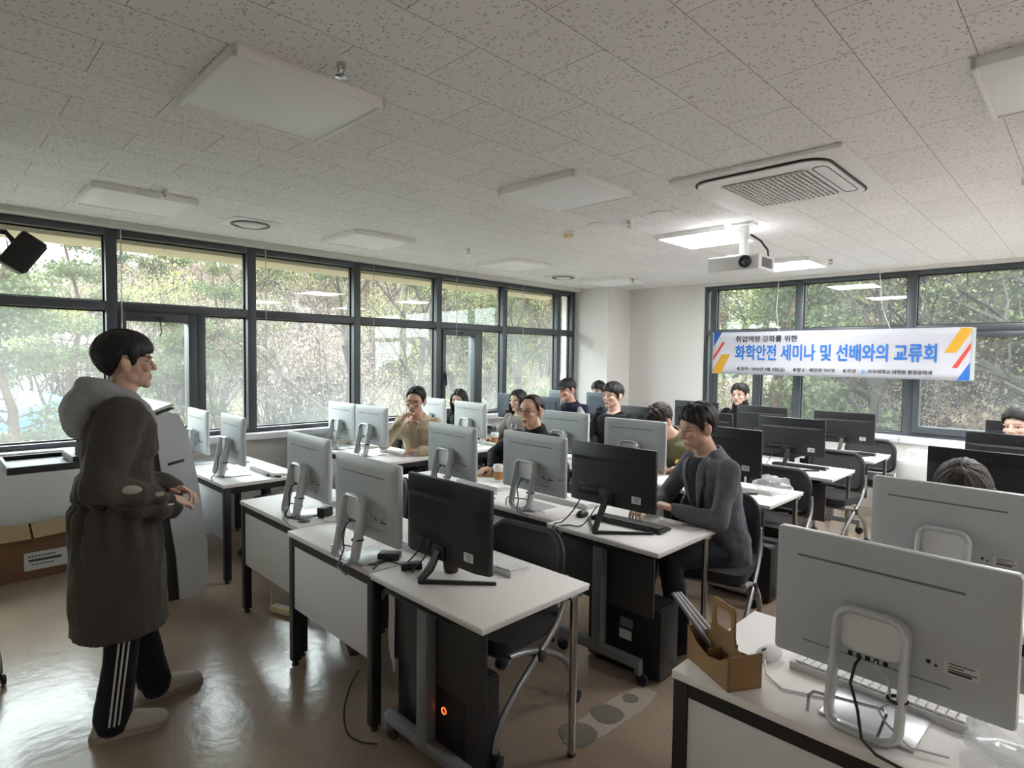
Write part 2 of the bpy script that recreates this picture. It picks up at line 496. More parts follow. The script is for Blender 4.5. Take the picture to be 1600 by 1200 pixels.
# ================================================================== THE ROOM
def room():
    TILES = ceiling_mat()
    struct('floor', MB().span((-6.0, -0.75, -0.12), (4.6, 7.95, 0.0)), floor_mat(), 'brown polished concrete floor of the classroom', 'floor')
    struct('ceiling', MB().span((-5.62, -0.75, CEIL), (4.6, 7.95, CEIL + 0.1)), TILES, 'grey fissured mineral tile ceiling', 'ceiling')
    # lowered strip between ceiling and the tops of the windows
    struct('trim_1', MB().span((-6.0, -0.75, 2.655), (-5.60, 7.95, CEIL + 0.1)), MT['wall_grey'], 'pale strip between ceiling and long left window wall', 'trim')
    # wall below the left windows, its ledge and skirting
    mb = MB().span((-6.0, -0.75, 0.0), (WX + 0.02, 7.0, 0.85))
    struct('wall_left', mb, MT['wall_grey'], 'low grey wall under the long left windows', 'wall')
    led = MB()
    y = -0.75
    while y < 6.99:
        y2 = min(y + 1.1, 7.0)
        led.span((WX - 0.1, y + 0.002, 0.845), (WX + 0.15, y2 - 0.002, 0.905), 0.004)
        y = y2
    struct('sill_left', led, MT['sill'], 'white ledge under the long left windows', 'window ledge')
    # far wall
    mb = MB()
    mb.span((-5.3, WY, 0), (-3.93, WY + 0.2, CEIL))
    mb.span((-3.93, WY, 0), (4.6, WY + 0.2, 0.80))
    mb.span((-3.93, WY, 2.66), (4.6, WY + 0.2, CEIL))
    mb.span((1.0, WY, 0.8), (4.6, WY + 0.2, 2.66))
    struct('wall_back', mb, MT['wall'], 'off-white far wall beside the banner windows', 'wall')
    struct('column_back', MB().span((-6.0, 7.12, 0), (-5.13, WY + 0.2, CEIL)), MT['wall'], 'white corner column between the two window walls', 'column')
    led = MB()
    for x0 in (-3.93, -2.73, -1.53, -0.33):
        led.span((x0 + 0.002, WY - 0.20, 0.775), (x0 + 1.196, WY + 0.05, 0.835), 0.004)
    struct('sill_back', led, MT['sill'], 'white ledge under the banner windows', 'window ledge')
    mb = MB().span((-3.93, WY - 0.16, 0.0), (1.0, WY - 0.001, 0.775))
    struct('trim_2', mb, MT['wall'], 'white boxed panel under the banner window ledge', 'trim')
    struct('wall_right', MB().span((4.5, -0.75, 0), (4.7, 7.95, CEIL)), MT['wall'], 'white right wall outside the picture', 'wall')
    struct('wall_front', MB().span((-6.0, -0.9, 0), (4.6, -0.75, CEIL)), MT['wall'], 'white front wall behind the camera', 'wall')
    struct('baseboard_back', MB().span((-5.13, WY - 0.012, 0), (-3.95, WY - 0.0005, 0.09)), MT['wall_grey'], 'skirting of the far wall', 'baseboard')

SILL, TRAN, TOP = 0.91, 2.03, 2.655
def pane(par, lo, hi, mat):
    MB().span(lo, hi).build('glass_pane', mat, par, 0)

def window_left(n, y0, y1, sash=None, end=False):
    """one bay of the long window wall: mullion at y0, sill rail, transom, top rail, panes"""
    w = empty('window_%d' % n, (0, 0, 0), 0, None, None, None, 'structure')
    mb = MB()
    x0, x1 = WX - 0.09, WX + 0.03
    mb.span((x0, y0 - 0.04, SILL), (x1, y0 + 0.04, TOP), 0.003)
    if end: mb.span((x0, y1 - 0.03, SILL), (x1, y1 + 0.03, TOP), 0.003)
    mb.span((x0, y0 + 0.04, TOP - 0.055), (x1, y1 - 0.04, TOP), 0.003)
    mb.span((x0, y0 + 0.04, SILL), (x1, y1 - 0.04, SILL + 0.035), 0.003)
    mb.span((x0, y0 + 0.04, TRAN - 0.035), (x1, y1 - 0.04, TRAN + 0.035), 0.003)
    ym = None
    if sash:
        ym = y0 + (y1 - y0) * 0.60
        mb.span((x0, ym - 0.035, SILL + 0.035), (x1, ym + 0.035, TRAN - 0.035), 0.003)
    mb.build('window_frame', MT['frame'], w)
    gk = MB()
    def gasket(a, b, c, d):
        for (p, q, r_, s_) in ((a, b, c, c + .012), (a, b, d - .012, d), (a, a + .012, c, d), (b - .012, b, c, d)):
            gk.span((x0 + 0.02, p, r_), (x0 + 0.05, q, s_))
    g = (WX - 0.055, WX - 0.047)
    a, b = y0 + 0.04, y1 - 0.04
    gasket(a, b, TRAN + 0.035, TOP - 0.055)
    pane(w, (g[0], a, TRAN + 0.035), (g[1], b, TOP - 0.055), GLASS_A)
    if sash:
        gasket(ym + 0.035, b, SILL + 0.035, TRAN - 0.035)
        pane(w, (g[0], ym + 0.035, SILL + 0.035), (g[1], b, TRAN - 0.035), GLASS_A)
        s = MB(); a2, b2 = a + 0.005, ym - 0.04
        z0, z1 = SILL + 0.04, TRAN - 0.04
        xs = WX + 0.045
        s.span((x0 + .01, a2, z0), (xs, a2 + 0.05, z1), 0.004); s.span((x0 + .01, b2 - 0.07, z0), (xs, b2, z1), 0.004)
        s.span((x0 + .01, a2 + 0.05, z0), (xs, b2 - 0.07, z0 + 0.06), 0.004); s.span((x0 + .01, a2 + 0.05, z1 - 0.075), (xs, b2 - 0.07, z1), 0.004)
        sa = s.build('window_sash', MT['frame'], w)
        pane(w, (g[0] + .02, a2 + 0.05, z0 + 0.06), (g[1] + .02, b2 - 0.07, z1 - 0.075), GLASS_A)
        h = MB()
        h.box((xs + 0.01, a2 + 0.03, 1.42), (0.03, 0.025, 0.07), 0.006)
        h.box((xs + 0.03, a2 + 0.03, 1.36), (0.02, 0.022, 0.13), 0.006)
        h.build('handle', MT['gasket'], sa)
        c = MB().tube([(xs + .008, (a2 + b2) / 2, z1 - .05), (xs + .012, (a2 + b2) / 2, z1 - .1), (xs + .008, (a2 + b2) / 2 + .012, z1 - .16), (xs + .01, (a2 + b2) / 2 - .006, z1 - .2)], 0.004, 6)
        c.box((xs + .005, (a2 + b2) / 2, z1 - .04), (.02, .06, .02), .003)
        c.build('latch_string', MT['gasket'], sa)
    else:
        gasket(a, b, SILL + 0.035, TRAN - 0.035)
        pane(w, (g[0], a, SILL + 0.035), (g[1], b, TRAN - 0.035), GLASS_A)
    gk.build('gasket', MT['gasket'], w)
    return w

def window_back(n, x0, x1, sash=False, deep=False, last=False):
    w = empty('window_%d' % n, (0, 0, 0), 0, None, None, None, 'structure')
    ya, yb = WY + 0.03, WY + 0.14
    S0, T0 = 0.835, 2.02
    mb = MB()
    for x in ((x0, x1) if last else (x0,)):
        mb.span((x - 0.045, ya, S0), (x + 0.045, yb, TOP), 0.003)
    mb.span((x0 + .045, ya, TOP - 0.05), (x1 - .045, yb, TOP), 0.003)
    mb.span((x0 + .045, ya, T0 - 0.035), (x1 - .045, yb, T0 + 0.035), 0.003)
    sb = 0.035
    mb.span((x0 + .045, ya, S0), (x1 - .045, yb, S0 + sb), 0.003)
    xm = None
    if sash:
        xm = x0 + (x1 - x0) * 0.55
        mb.span((xm - 0.05, ya, S0 + sb), (xm + 0.05, yb, T0 - 0.035), 0.003)
    mb.build('window_frame', MT['frame'], w)
    g = (WY + 0.085, WY + 0.093)
    a, b = x0 + .045, x1 - .045
    pane(w, (a, g[0], T0 + .035), (b, g[1], TOP - .05), GLASS_B)
    gk = MB()
    def gasket(a, b, c, d):
        for (p, q, r_, s_) in ((a, b, c, c + .012), (a, b, d - .012, d), (a, a + .012, c, d), (b - .012, b, c, d)):
            gk.span((p, WY + .055, r_), (q, WY + .08, s_))
    gasket(a, b, T0 + .035, TOP - .05)
    if sash:
        pane(w, (a, g[0], S0 + sb), (xm - .05, g[1], T0 - .035), GLASS_B)
        pane(w, (xm + .05, g[0], S0 + sb), (b, g[1], T0 - .035), GLASS_B)
        gasket(a, xm - .05, S0 + sb, T0 - .035); gasket(xm + .05, b, S0 + sb, T0 - .035)
    elif deep:
        s = MB(); z0, z1 = S0 + .04, T0 - .04; a2, b2 = a + .003, b - .003
        s.span((a2, ya - .02, z0), (a2 + .06, yb - .02, z1), .004); s.span((b2 - .06, ya - .02, z0), (b2, yb - .02, z1), .004)
        s.span((a2 + .06, ya - .02, z0), (b2 - .06, yb - .02, z0 + .075), .004); s.span((a2 + .06, ya - .02, z1 - .06), (b2 - .06, yb - .02, z1), .004)
        s.build('window_sash', MT['frame'], w)
        pane(w, (a2 + .06, g[0], z0 + .075), (b2 - .06, g[1], z1 - .06), GLASS_B)
    else:
        pane(w, (a, g[0], S0 + sb), (b, g[1], T0 - .035), GLASS_B)
        gasket(a, b, S0 + sb, T0 - .035)
    gk.build('gasket', MT['gasket'], w)

def windows():
    P = 1.12
    ys = [0.0 + P * k for k in range(-1, 7)]       # mullions every 1.12 m
    ys = [-0.745] + ys[1:] + [7.06]
    for i in range(len(ys) - 1):
        window_left(i + 1, ys[i], ys[i + 1], sash=(i in (2, 5)), end=(i == len(ys) - 2))
    for i, (a, b) in enumerate(((-3.80, -2.68), (-2.68, -1.50), (-1.50, -0.32), (-0.32, 0.95))):
        window_back(20 + i, a, b, sash=(i == 0), deep=(i == 2), last=(i == 3))
    mb = MB()
    mb.span((-3.93, WY + .03, .835), (-3.90, WY + .14, TOP)); mb.span((-3.90, WY + .04, TOP - .05), (-3.84, WY + .14, TOP))
    mb.span((-3.90, WY + .04, 1.985), (-3.84, WY + .14, 2.055)); mb.span((-3.90, WY + .04, .835), (-3.84, WY + .14, .87))
    w = empty('window_19', (0, 0, 0), 0, None, None, None, 'structure')
    mb.build('window_frame', MT['frame'], w)
    pane(w, (-3.90, WY + .085, .87), (-3.845, WY + .093, 1.985), GLASS_B)
    pane(w, (-3.90, WY + .085, 2.055), (-3.845, WY + .093, TOP - .05), GLASS_B)
    # eaves outside the long windows
    struct('trim_3', MB().span((-6.55, -1.5, 2.60), (-6.10, 7.3, 2.95)), MT['soffit'], 'beige eaves outside the long left windows', 'eaves')
    struct('roof', MB().span((-6.6, -1.5, 2.95), (5.2, 8.2, 3.15)), MT['wall_grey'], 'roof slab of the building', 'roof')

# ------------------------------------------------------------------ ceiling fittings
def panel_light():
    r = empty('ceiling_light', cat='ceiling light')
    hs = 0.30
    f = MB()
    for sx_, sy_, w_, d_ in ((0, -1, 0.60, 0.018), (0, 1, 0.60, 0.018), (-1, 0, 0.018, 0.60), (1, 0, 0.018, 0.60)):
        f.box((sx_ * (hs - .009), sy_ * (hs - .009), -0.02), (w_, d_, 0.04), 0.003)
    f.box((0, 0, -0.008), (0.58, 0.58, 0.014))
    f.build('frame', MT['lamp_frame'], r)
    return r
def ceiling_things():
    base = panel_light()
    spots = []
    wh = {0: 'nearest row', 1: 'second row', 2: 'third row', 3: 'farthest row'}
    for x in (-4.71, -2.41, -0.06, 2.36):
        for j, y in enumerate((1.07, 2.88, 4.73, 6.60)):
            if x == -0.06 and j == 0: continue
            if x == 2.36 and j == 0: continue
            spots.append((x, y, (x > -3 and j >= 2) or x > 2))  # second-row panel by the right wall is added, unseen, to brighten the room
    labels = {
        (-4.71, 1.07): 'unlit square ceiling panel nearest the hanging black speaker',
        (-4.71, 2.88): 'unlit square ceiling panel by the windows, second from the hanging speaker',
        (-4.71, 4.73): 'unlit square ceiling panel by the windows, third from the hanging speaker',
        (-4.71, 6.60): 'unlit square ceiling panel closest to the corner column',
        (-2.41, 1.07): 'large unlit square ceiling panel nearest the camera, beside a sprinkler',
        (-2.41, 2.88): 'unlit square ceiling panel left of the air conditioner cassette',
        (-2.41, 4.73): 'glowing square ceiling panel just above the projector',
        (-2.41, 6.60): 'glowing square ceiling panel partly behind the projector',
        (-0.06, 2.88): 'unlit square ceiling panel cut off at the top right of the picture',
        (-0.06, 4.73): 'lit ceiling panel just outside the right edge of the picture',
        (-0.06, 6.60): 'lit ceiling panel over the right block beyond the picture',
        (2.36, 1.07): 'lit ceiling panel near the right wall, first row',
        (2.36, 2.88): 'added lit ceiling panel out of view near the right wall, second row',
        (2.36, 4.73): 'lit ceiling panel near the right wall, third row',
        (2.36, 6.60): 'lit ceiling panel near the right wall, last row',
    }
    objs = [base] + [copy_tree(base) for _ in spots[1:]]
    for o, (x, y, lit) in zip(objs, spots):
        o.location = (x, y, CEIL)
        o['label'] = labels[(x, y)]; o['group'] = 'square ceiling panels'
        MB().box((0, 0, -0.028), (0.564, 0.564, 0.012), 0.002).build('diffuser', MT['lamp_on'] if lit else MT['lamp_off'], o)
    # ceiling cassette air conditioner
    a = empty('air_conditioner', (-1.38, 3.62, CEIL), 0, 'white four-way air conditioner cassette with grey grille in the ceiling', 'air conditioner')
    MB().box((0, 0, -0.012), (0.93, 0.97, 0.026), 0.008).build('cover_frame', MT['ac_white'], a)
    def rr(hx, hy, r_, n=6):
        p = []
        for (sx_, sy_, a0) in ((1, 1, 0), (-1, 1, 90), (-1, -1, 180), (1, -1, 270)):
            for i in range(n + 1):
                t = R(a0 + 90 * i / n); p.append((sx_ * (hx - r_) + r_ * math.cos(t), sy_ * (hy - r_) + r_ * math.sin(t)))
        return p
    MB().prism(rr(0.36, 0.42, 0.12), -0.040, -0.02, 'z').build('front_panel', MT['ac_white'], a)
    ring = MB().tube([(x, y, -0.030) for x, y in rr(0.366, 0.426, 0.12)], 0.006, 6, closed=True)
    ring.build('air_slot', MT['gasket'], a)
    MB().prism(rr(0.235, 0.30, 0.04), -0.0415, -0.03, 'z').build('intake', MT['ac_grey'], a)
    g = MB()
    for i in range(17):
        x = -0.222 + 0.444 * i / 16
        g.box((x, 0, -0.046), (0.010, 0.585, 0.010), 0.002)
    for i in range(13):
        y = -0.285 + 0.57 * i / 12
        g.box((0, y, -0.044), (0.46, 0.0055, 0.006))
    g.build('grille', MT['ac_white'], a)
    fl = MB().tube([(x + 0.298, y, -0.0415) for x, y in rr(0.036, 0.30, 0.034)], 0.0018, 4, closed=True)
    fl.build('flap_outline', MT['gasket'], a)
    # round diffusers in square plates
    for (x, y, lb) in ((-4.87, 1.90, 'round air diffuser in a square plate by the windows, nearer the speaker'), (-4.95, 5.88, 'round air diffuser in a square plate near the corner column')):
        d = empty('ceiling_vent', (x, y, CEIL), 0, lb, 'vent', 'round ceiling air diffusers')
        MB().box((0, 0, -0.006), (0.36, 0.36, 0.012), 0.003).build('plate', MT['ac_white'], d)
        MB().lathe([(0.145, -0.012), (0.15, -0.018), (0.135, -0.024), (0.125, -0.012)], 28, closed=True).build('outer_ring', MT['ac_grey'], d)
        MB().lathe([(0.001, -0.03), (0.085, -0.028), (0.10, -0.012)], 28).build('cone', MT['ac_white'], d)
    # sprinklers
    sp = empty('sprinkler', (0, 0, CEIL), cat='sprinkler')
    MB().lathe([(0.001, -0.004), (0.045, -0.006), (0.05, 0.0)], 20).build('escutcheon', MT['ac_white'], sp)
    b = MB().lathe([(0.012, -0.03), (0.016, -0.022), (0.016, -0.004)], 12)
    b.lathe([(0.001, -0.055), (0.022, -0.053), (0.022, -0.050), (0.001, -0.048)], 14)
    b.tube([(-0.016, 0, -0.02), (-0.02, 0, -0.036), (0, 0, -0.05), (0.02, 0, -0.036), (0.016, 0, -0.02)], 0.003, 6)
    b.build('nozzle', MT['chrome'], sp)
    used = set()
    for (px, py, lb) in ((533, 97, 'chrome sprinkler head beside the nearest ceiling panel'), (257, 296, 'small sprinkler head behind the ceiling panel near the speaker'),
                         (732, 388, 'small sprinkler head before the third window-side ceiling panel'), (982, 344, 'small sprinkler head left of the lit panel and the cassette'),
                         (1298, 404, 'small sprinkler head right of the projector'), (989, 435, 'small sprinkler head nearest the far white wall')):
        p = at(px, py, CEIL)
        place(sp, used, (p.x, p.y, CEIL), 0, lb, 'ceiling sprinklers')
    # smoke detector and blank discs
    p = at(888, 362, CEIL)
    s = empty('smoke_detector', (p.x, p.y, CEIL), 0, 'cream domed smoke detector left of the lit ceiling panel', 'smoke detector')
    MB().lathe([(0.055, 0), (0.055, -0.014), (0.045, -0.02)], 20).build('base', MT['ac_white'], s)
    MB().lathe([(0.04, -0.02), (0.042, -0.036), (0.028, -0.05), (0.001, -0.053)], 20).build('dome', MT['cream'], s)
    for (px, py, lb) in ((935, 351, 'white round ceiling disc between smoke detector and lit panel'), (1033, 333, 'white round ceiling disc under the left corner of the cassette')):
        p = at(px, py, CEIL)
        o = MB().lathe([(0.085, 0), (0.085, -0.008), (0.07, -0.014), (0.001, -0.015)], 24, (0, 0, 0)).build('ceiling_disc', MT['ac_white'], None, loc=(p.x, p.y, CEIL))
        tag(o, lb, 'ceiling disc', 'round ceiling discs')
    # projector on its bracket
    pr = empty('projector', (-2.00, 4.50, CEIL - 0.055), 0, 'white ceiling projector with round lens hanging in front of the lit panels', 'projector')
    m_ = MB().box((0.02, 0, 0.045), (0.16, 0.12, 0.02), 0.003).box((0.02, 0, -0.075), (0.055, 0.055, 0.23), 0.004).box((0.02, 0, -0.195), (0.2, 0.16, 0.012), 0.003)
    m_.build('bracket', MT['lamp_frame'], pr)
    MB().box((0, 0, -0.265), (0.40, 0.30, 0.115), 0.012).build('body', MT['ac_white'], pr)
    v = MB()
    for i in range(9): v.box((-0.075 + i * 0.011, -0.151, -0.27), (0.005, 0.004, 0.07))
    v.build('front_vent', MT['lamp_frame'], pr)
    v = MB()
    for i in range(8): v.box((0.201, -0.09 + i * 0.024, -0.265), (0.004, 0.016, 0.07))
    v.build('side_vent', MT['ac_grey'], pr)
    MB().lathe([(0.046, 0), (0.046, 0.022), (0.038, 0.024), (0.034, 0.012)], 24, (0.10, -0.148, -0.262), 'y', closed=True).build('lens_ring', MT['dark_grommet'], pr)
    MB().lathe([(0.036, 0.0), (0.034, 0.012), (0.018, 0.020), (0.001, 0.022)], 24, (0.10, -0.148, -0.262), 'y').build('lens', MT['lens'], pr)
    MB().tube([(0.06, 0.02, -0.03), (0.12, 0.06, -0.08), (0.16, 0.1, -0.15), (0.15, 0.15, -0.21), (0.10, 0.16, -0.25)], 0.008, 6).build('cable', MT['cable_black'], pr)
    # speaker hung at the left
    sk = empty('hanging_speaker', (-4.15, 0.405, 2.18), 0, 'black box speaker hanging tilted in front of the left windows', 'speaker')
    rot = Matrix.Rotation(R(30), 3, 'X') @ Matrix.Rotation(R(-20), 3, 'Z')
    rot = Matrix.Rotation(R(-33), 3, Vector((0.98, -0.1, 0))) 
    MB().box((0, 0, 0), (0.17, 0.125, 0.20), 0.014, rot, 3).build('cabinet', MT['spk'], sk)
    gr = MB().box(rot @ Vector((0, 0.064, 0)), (0.15, 0.010, 0.175), 0.005, rot)
    gr.build('front_grille', MT['dark_grommet'], sk)
    b = MB().tube([rot @ Vector((0, -0.06, 0.03)), rot @ Vector((0, -0.11, 0.05)), (0.0, -0.24, 0.10), (0.0, -0.26, 0.5), (0, -0.26, CEIL - 2.185)], 0.014, 8)
    b.lathe([(0.05, CEIL - 2.185 - 0.012), (0.05, CEIL - 2.185)], 16, (0, -0.26, 0))
    b.build('bracket', MT['spk'], sk)
    MB().tube([(0.02, -0.26, 0.42), (0.05, -0.2, 0.22), (0.03, -0.14, 0.17), (0.02, -0.1, 0.12)], 0.004, 6).build('cable', MT['cable_black'], sk)
    # thin clear blind wands hanging from the blind pocket
    for i, (px, top, bot, lb) in enumerate(((188, 345, 520, 'thin clear blind wand at the first window mullion behind the presenter'), (415, 390, 640, 'thin clear blind wand in the third full window'),
                               (584, 405, 640, 'thin clear blind wand before the fourth full window'), (714, 425, 525, 'thin clear blind wand at the second opening window'),
                               (818, 448, 600, 'thin clear blind wand closest to the corner column'))):
        p = at(px, top, CEIL - 0.02)
        x = WX + 0.12
        d = (at(px, top, 2.0) - Vector((0, 0, CH))); q = Vector((0, 0, CH)) + d * (x / d.x)
        d2 = (at(px, bot, 1.0) - Vector((0, 0, CH))); q2 = Vector((0, 0, CH)) + d2 * (x / d2.x)
        o = MB().tube([(0, 0, 2.655 - 1.6), (0.004, 0, 2.0 - 1.6), (0, 0, q2.z - 1.6)], 0.005, 6).build('blind_wand', CLEAR, None, loc=(x, q.y, 1.6))
        tag(o, lb, 'blind wand', 'blind wands along the left windows')
CLEAR = pm('clear_acrylic', srgb(205, 210, 208), 0.2)
_p = CLEAR.node_tree.nodes['Principled BSDF']; _p.inputs['Alpha'].default_value = 0.45
# ================================================================== FURNITURE AND EQUIPMENT
TZ = 0.72     # table height

def fixed_desk(w, d=0.60, panel=True):
    """black steel frame, white top, white modesty panel at the front (-y); origin = front left floor corner"""
    r = empty('desk', cat='desk')
    MB().box((w / 2, d / 2, TZ - 0.0125), (w - 0.004, d, 0.025), 0.002).build('tabletop', MT['white_top'], r)
    for x in (0.027, w - 0.027):
        for y in (0.03, d - 0.03):
            b = MB().box((x, y, (TZ - 0.03) / 2 + 0.012), (0.045, 0.045, TZ - 0.055), 0.002)
            lg = b.build('leg', MT['black_metal'], r)
            MB().lathe([(0.018, 0.0), (0.02, 0.004), (0.012, 0.014)], 12, (x, y, 0)).build('foot', MT['cable_black'], lg)
    f = MB()
    f.span((0.05, 0.01, TZ - 0.07), (w - 0.05, 0.05, TZ - 0.0255)); f.span((0.05, d - 0.05, TZ - 0.07), (w - 0.05, d - 0.01, TZ - 0.0255))
    f.span((0.008, 0.0525, TZ - 0.07), (0.048, d - 0.0525, TZ - 0.0255)); f.span((w - 0.048, 0.0525, TZ - 0.07), (w - 0.008, d - 0.0525, TZ - 0.0255))
    f.build('frame_rail', MT['black_metal'], r)
    if panel:
        MB().span((0.0505, 0.014, 0.315), (w - 0.0505, 0.032, TZ - 0.071), 0.001).build('modesty_panel', MT['white_panel'], r)
    return r

def fold_table(w=0.72, d=0.60):
    """flip table: white top, grey T foot with casters at the front, dark hanging panel, chrome rear legs"""
    r = empty('folding_table', cat='table')
    t = MB().box((w / 2, d / 2, TZ - 0.006), (w - 0.003, d, 0.012), 0.002)
    t.build('tabletop', MT['white_top'], r)
    MB().box((w / 2, d / 2, TZ - 0.019), (w - 0.006, d - 0.004, 0.0125), 0.003).build('edge_band', MT['kb_white'], r)
    xc = w * 0.47
    p = MB().box((xc, 0.05, 0.39), (0.062, 0.055, 0.60), 0.008)
    p.build('upright', MT['grey_metal'], r)
    f = MB().box((xc, 0.05, 0.115), (w * 0.74, 0.045, 0.05), 0.01)
    for x in (xc - w * 0.35, xc + w * 0.35):
        f.box((x, 0.05, 0.085), (0.03, 0.04, 0.05), 0.006)
    f.build('foot_bar', MT['grey_metal'], r)
    for x in (xc - w * 0.36, xc + w * 0.36):
        c = MB().lathe([(0.030, -0.011), (0.034, -0.008), (0.034, 0.008), (0.030, 0.011)], 20, (x, 0.068, 0.034), 'y')
        cs = c.build('caster', MT['cable_black'], r)
        MB().lathe([(0.022, -0.016), (0.026, -0.012), (0.026, -0.0112)], 20, (x, 0.068, 0.034), 'y').lathe([(0.008, -0.02), (0.008, -0.008)], 10, (x, 0.06, 0.055), 'y').build('hub', MT['chair_silver'], cs)
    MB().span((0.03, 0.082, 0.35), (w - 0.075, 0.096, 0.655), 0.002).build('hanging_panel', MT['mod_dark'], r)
    g = MB().span((0.10, 0.02, 0.672), (w - 0.16, 0.05, 0.693), 0.003).span((0.09, 0.015, 0.664), (w - 0.2, 0.06, 0.672), 0.002)
    g.span((0.12, 0.10, 0.655), (w - 0.12, d - 0.10, 0.69), 0.004)
    g.build('under_frame', MT['black_metal'], r)
    for x in (0.035, w - 0.035):
        l = MB().tube([(x, d - 0.06, 0.012), (x, d - 0.06, 0.672)], 0.016, 14)
        lg = l.build('leg', MT['chrome'], r)
        MB().box((x - 0.01 if x > w / 2 else x + 0.01, d - 0.07, 0.682), (0.075, 0.075, 0.02), 0.006).build('leg_bracket', MT['chrome'], lg)
        MB().lathe([(0.018, 0.0), (0.018, 0.014)], 12, (x, d - 0.06, 0)).build('foot', MT['cable_black'], lg)
    return r

def rrect(hx, hz, r_, n=5):
    p = []
    for (sx_, sz_, a0) in ((1, 1, 0), (-1, 1, 90), (-1, -1, 180), (1, -1, 270)):
        for i in range(n + 1):
            t = R(a0 + 90 * i / n); p.append((sx_ * (hx - r_) + r_ * math.cos(t), sz_ * (hz - r_) + r_ * math.sin(t)))
    return p

def white_aio(w=0.54, h=0.36, cables=True):
    """white all-in-one: screen faces +y (the sitter), back faces -y. origin at desk surface, under the panel centre"""
    r = empty('all_in_one_computer', cat='computer')
    zc = 0.10 + h / 2
    pan = MB()
    outl = rrect(w / 2, h / 2, 0.012)
    n = len(outl)
    rings = [(1.0, 0.004), (1.0, -0.006), (0.985, -0.012), (0.90, -0.017), (0.7, -0.020)]
    vs = []
    for (k, y) in rings:
        for (x, z) in outl:
            sxk = (w / 2 - (1 - k) * w * 0.28) / (w / 2); szk = (h / 2 - (1 - k) * w * 0.28) / (h / 2)
            vs.append((x * sxk, y, z * szk + zc))
    fs = [tuple(range(n))]
    for i in range(len(rings) - 1):
        for k in range(n):
            k2 = (k + 1) % n
            fs.append((i * n + k, i * n + k2, (i + 1) * n + k2, (i + 1) * n + k))
    fs.append(tuple((len(rings) - 1) * n + k for k in range(n)))
    pan.add(vs, fs)
    pan.build('back_shell', MT['aio_white'], r, 40)
    MB().prism([(x, z + zc) for x, z in rrect(w / 2, h / 2, 0.012)], 0.004, 0.010, 'y').build('bezel', MT['aio_edge'], r)
    MB().box((0, 0.0105, zc + 0.012), (w - 0.02, 0.002, h - 0.045)).build('screen', MT['screen'], r)
    sl = MB().box((-0.02, -0.0185, zc + h / 2 - 0.07), (0.38, 0.005, 0.007), 0.002)
    sl.build('vent_slot', MT['aio_slot'], r)
    MB().box((-0.02, -0.0195, zc - h / 2 + 0.055), (0.34, 0.002, 0.003)).build('lower_vent', MT['aio_slot'], r)
    # closed loop stand, leaning back to the desk
    xo = -0.012
    lo = rrect(0.078, 0.142, 0.036, 6)
    pts = []
    for (x, z) in lo:
        zz = z + 0.145
        pts.append((x + xo, -0.052 - 0.055 * (1 - zz / 0.287), zz + 0.004))
    MB().tube(pts, 0.025, 10, closed=True, flat=0.42, up=(0, -1, 0.19)).build('loop_stand', MT['stand_silver'], r, 60)
    pl = MB().prism([(x * 0.86 + xo, z * 0.42 + 0.236) for x, z in rrect(0.078, 0.116, 0.04, 6)], -0.058, -0.020, 'y')
    pl.build('hub_plate', MT['aio_edge'], r)
    b = MB().box((xo, 0.010, 0.004), (0.215, 0.20, 0.007), 0.003)
    b.build('base_plate', MT['stand_silver'], r)
    rod = MB().tube([(xo - 0.13, -0.10, 0.002), (xo - 0.128, -0.098, 0.045), (xo - 0.12, -0.09, 0.055), (xo + 0.03, -0.045, 0.055), (xo + 0.04, -0.052, 0.05), (xo + 0.035, -0.135, 0.002)], 0.004, 8)
    rod.build('wire_rest', MT['wire_chrome'], r)
    po = MB()
    for k in range(5):
        po.box((xo - 0.045 + k * 0.02, -0.0595, 0.178), (0.011, 0.003, 0.012), 0.001)
    po.build('ports', MT['gasket'], r)
    MB().box((xo + 0.18, -0.0205, zc - 0.075), (0.07, 0.002, 0.032)).build('label_sticker', MT['sticker'], r)
    ik = MB()
    for k, (a, z) in enumerate(((0.05, 0.011), (0.03, 0.004), (0.055, -0.003), (0.045, -0.009))):
        ik.box((xo + 0.155 + a / 2, -0.0217, zc - 0.075 + z), (a, 0.0012, 0.0025 + 0.003 * (k == 3)))
    ik.build('printed_text', MT['ink'], r)
    bu = MB().lathe([(0.005, 0), (0.005, 0.003)], 10, (xo + 0.115, -0.019, zc - 0.075), 'y').lathe([(0.003, 0), (0.003, 0.003)], 10, (xo + 0.13, -0.019, zc - 0.08), 'y')
    bu.build('buttons', MT['gasket'], r)
    if cables:
        MB().tube([(xo - 0.02, -0.062, 0.178), (xo - 0.025, -0.085, 0.165), (xo - 0.03, -0.10, 0.12), (xo - 0.01, -0.105, 0.06), (xo + 0.01, -0.14, 0.012), (xo + 0.05, -0.17, 0.006), (xo + 0.16, -0.19, 0.006)], 0.0038, 7).build('power_cable', MT['cable_black'], r)
        MB().tube([(xo + 0.015, -0.062, 0.178), (xo + 0.02, -0.09, 0.18), (xo + 0.05, -0.09, 0.155), (xo + 0.055, -0.085, 0.10), (xo + 0.03, -0.09, 0.075), (xo + 0.05, -0.095, 0.05), (xo + 0.10, -0.09, 0.012), (xo + 0.17, -0.06, 0.010)], 0.003, 7).build('network_cable', MT['cable_white'], r)
        MB().tube([(xo + 0.068 + 0.02 * math.cos(t), -0.082 + 0.027 * math.sin(t), 0.112 - 0.004 * math.sin(t)) for t in [2 * PI * k / 14 for k in range(14)]], 0.004, 6, closed=True).build('cable_tie', MT['cable_black'], r)
    return r

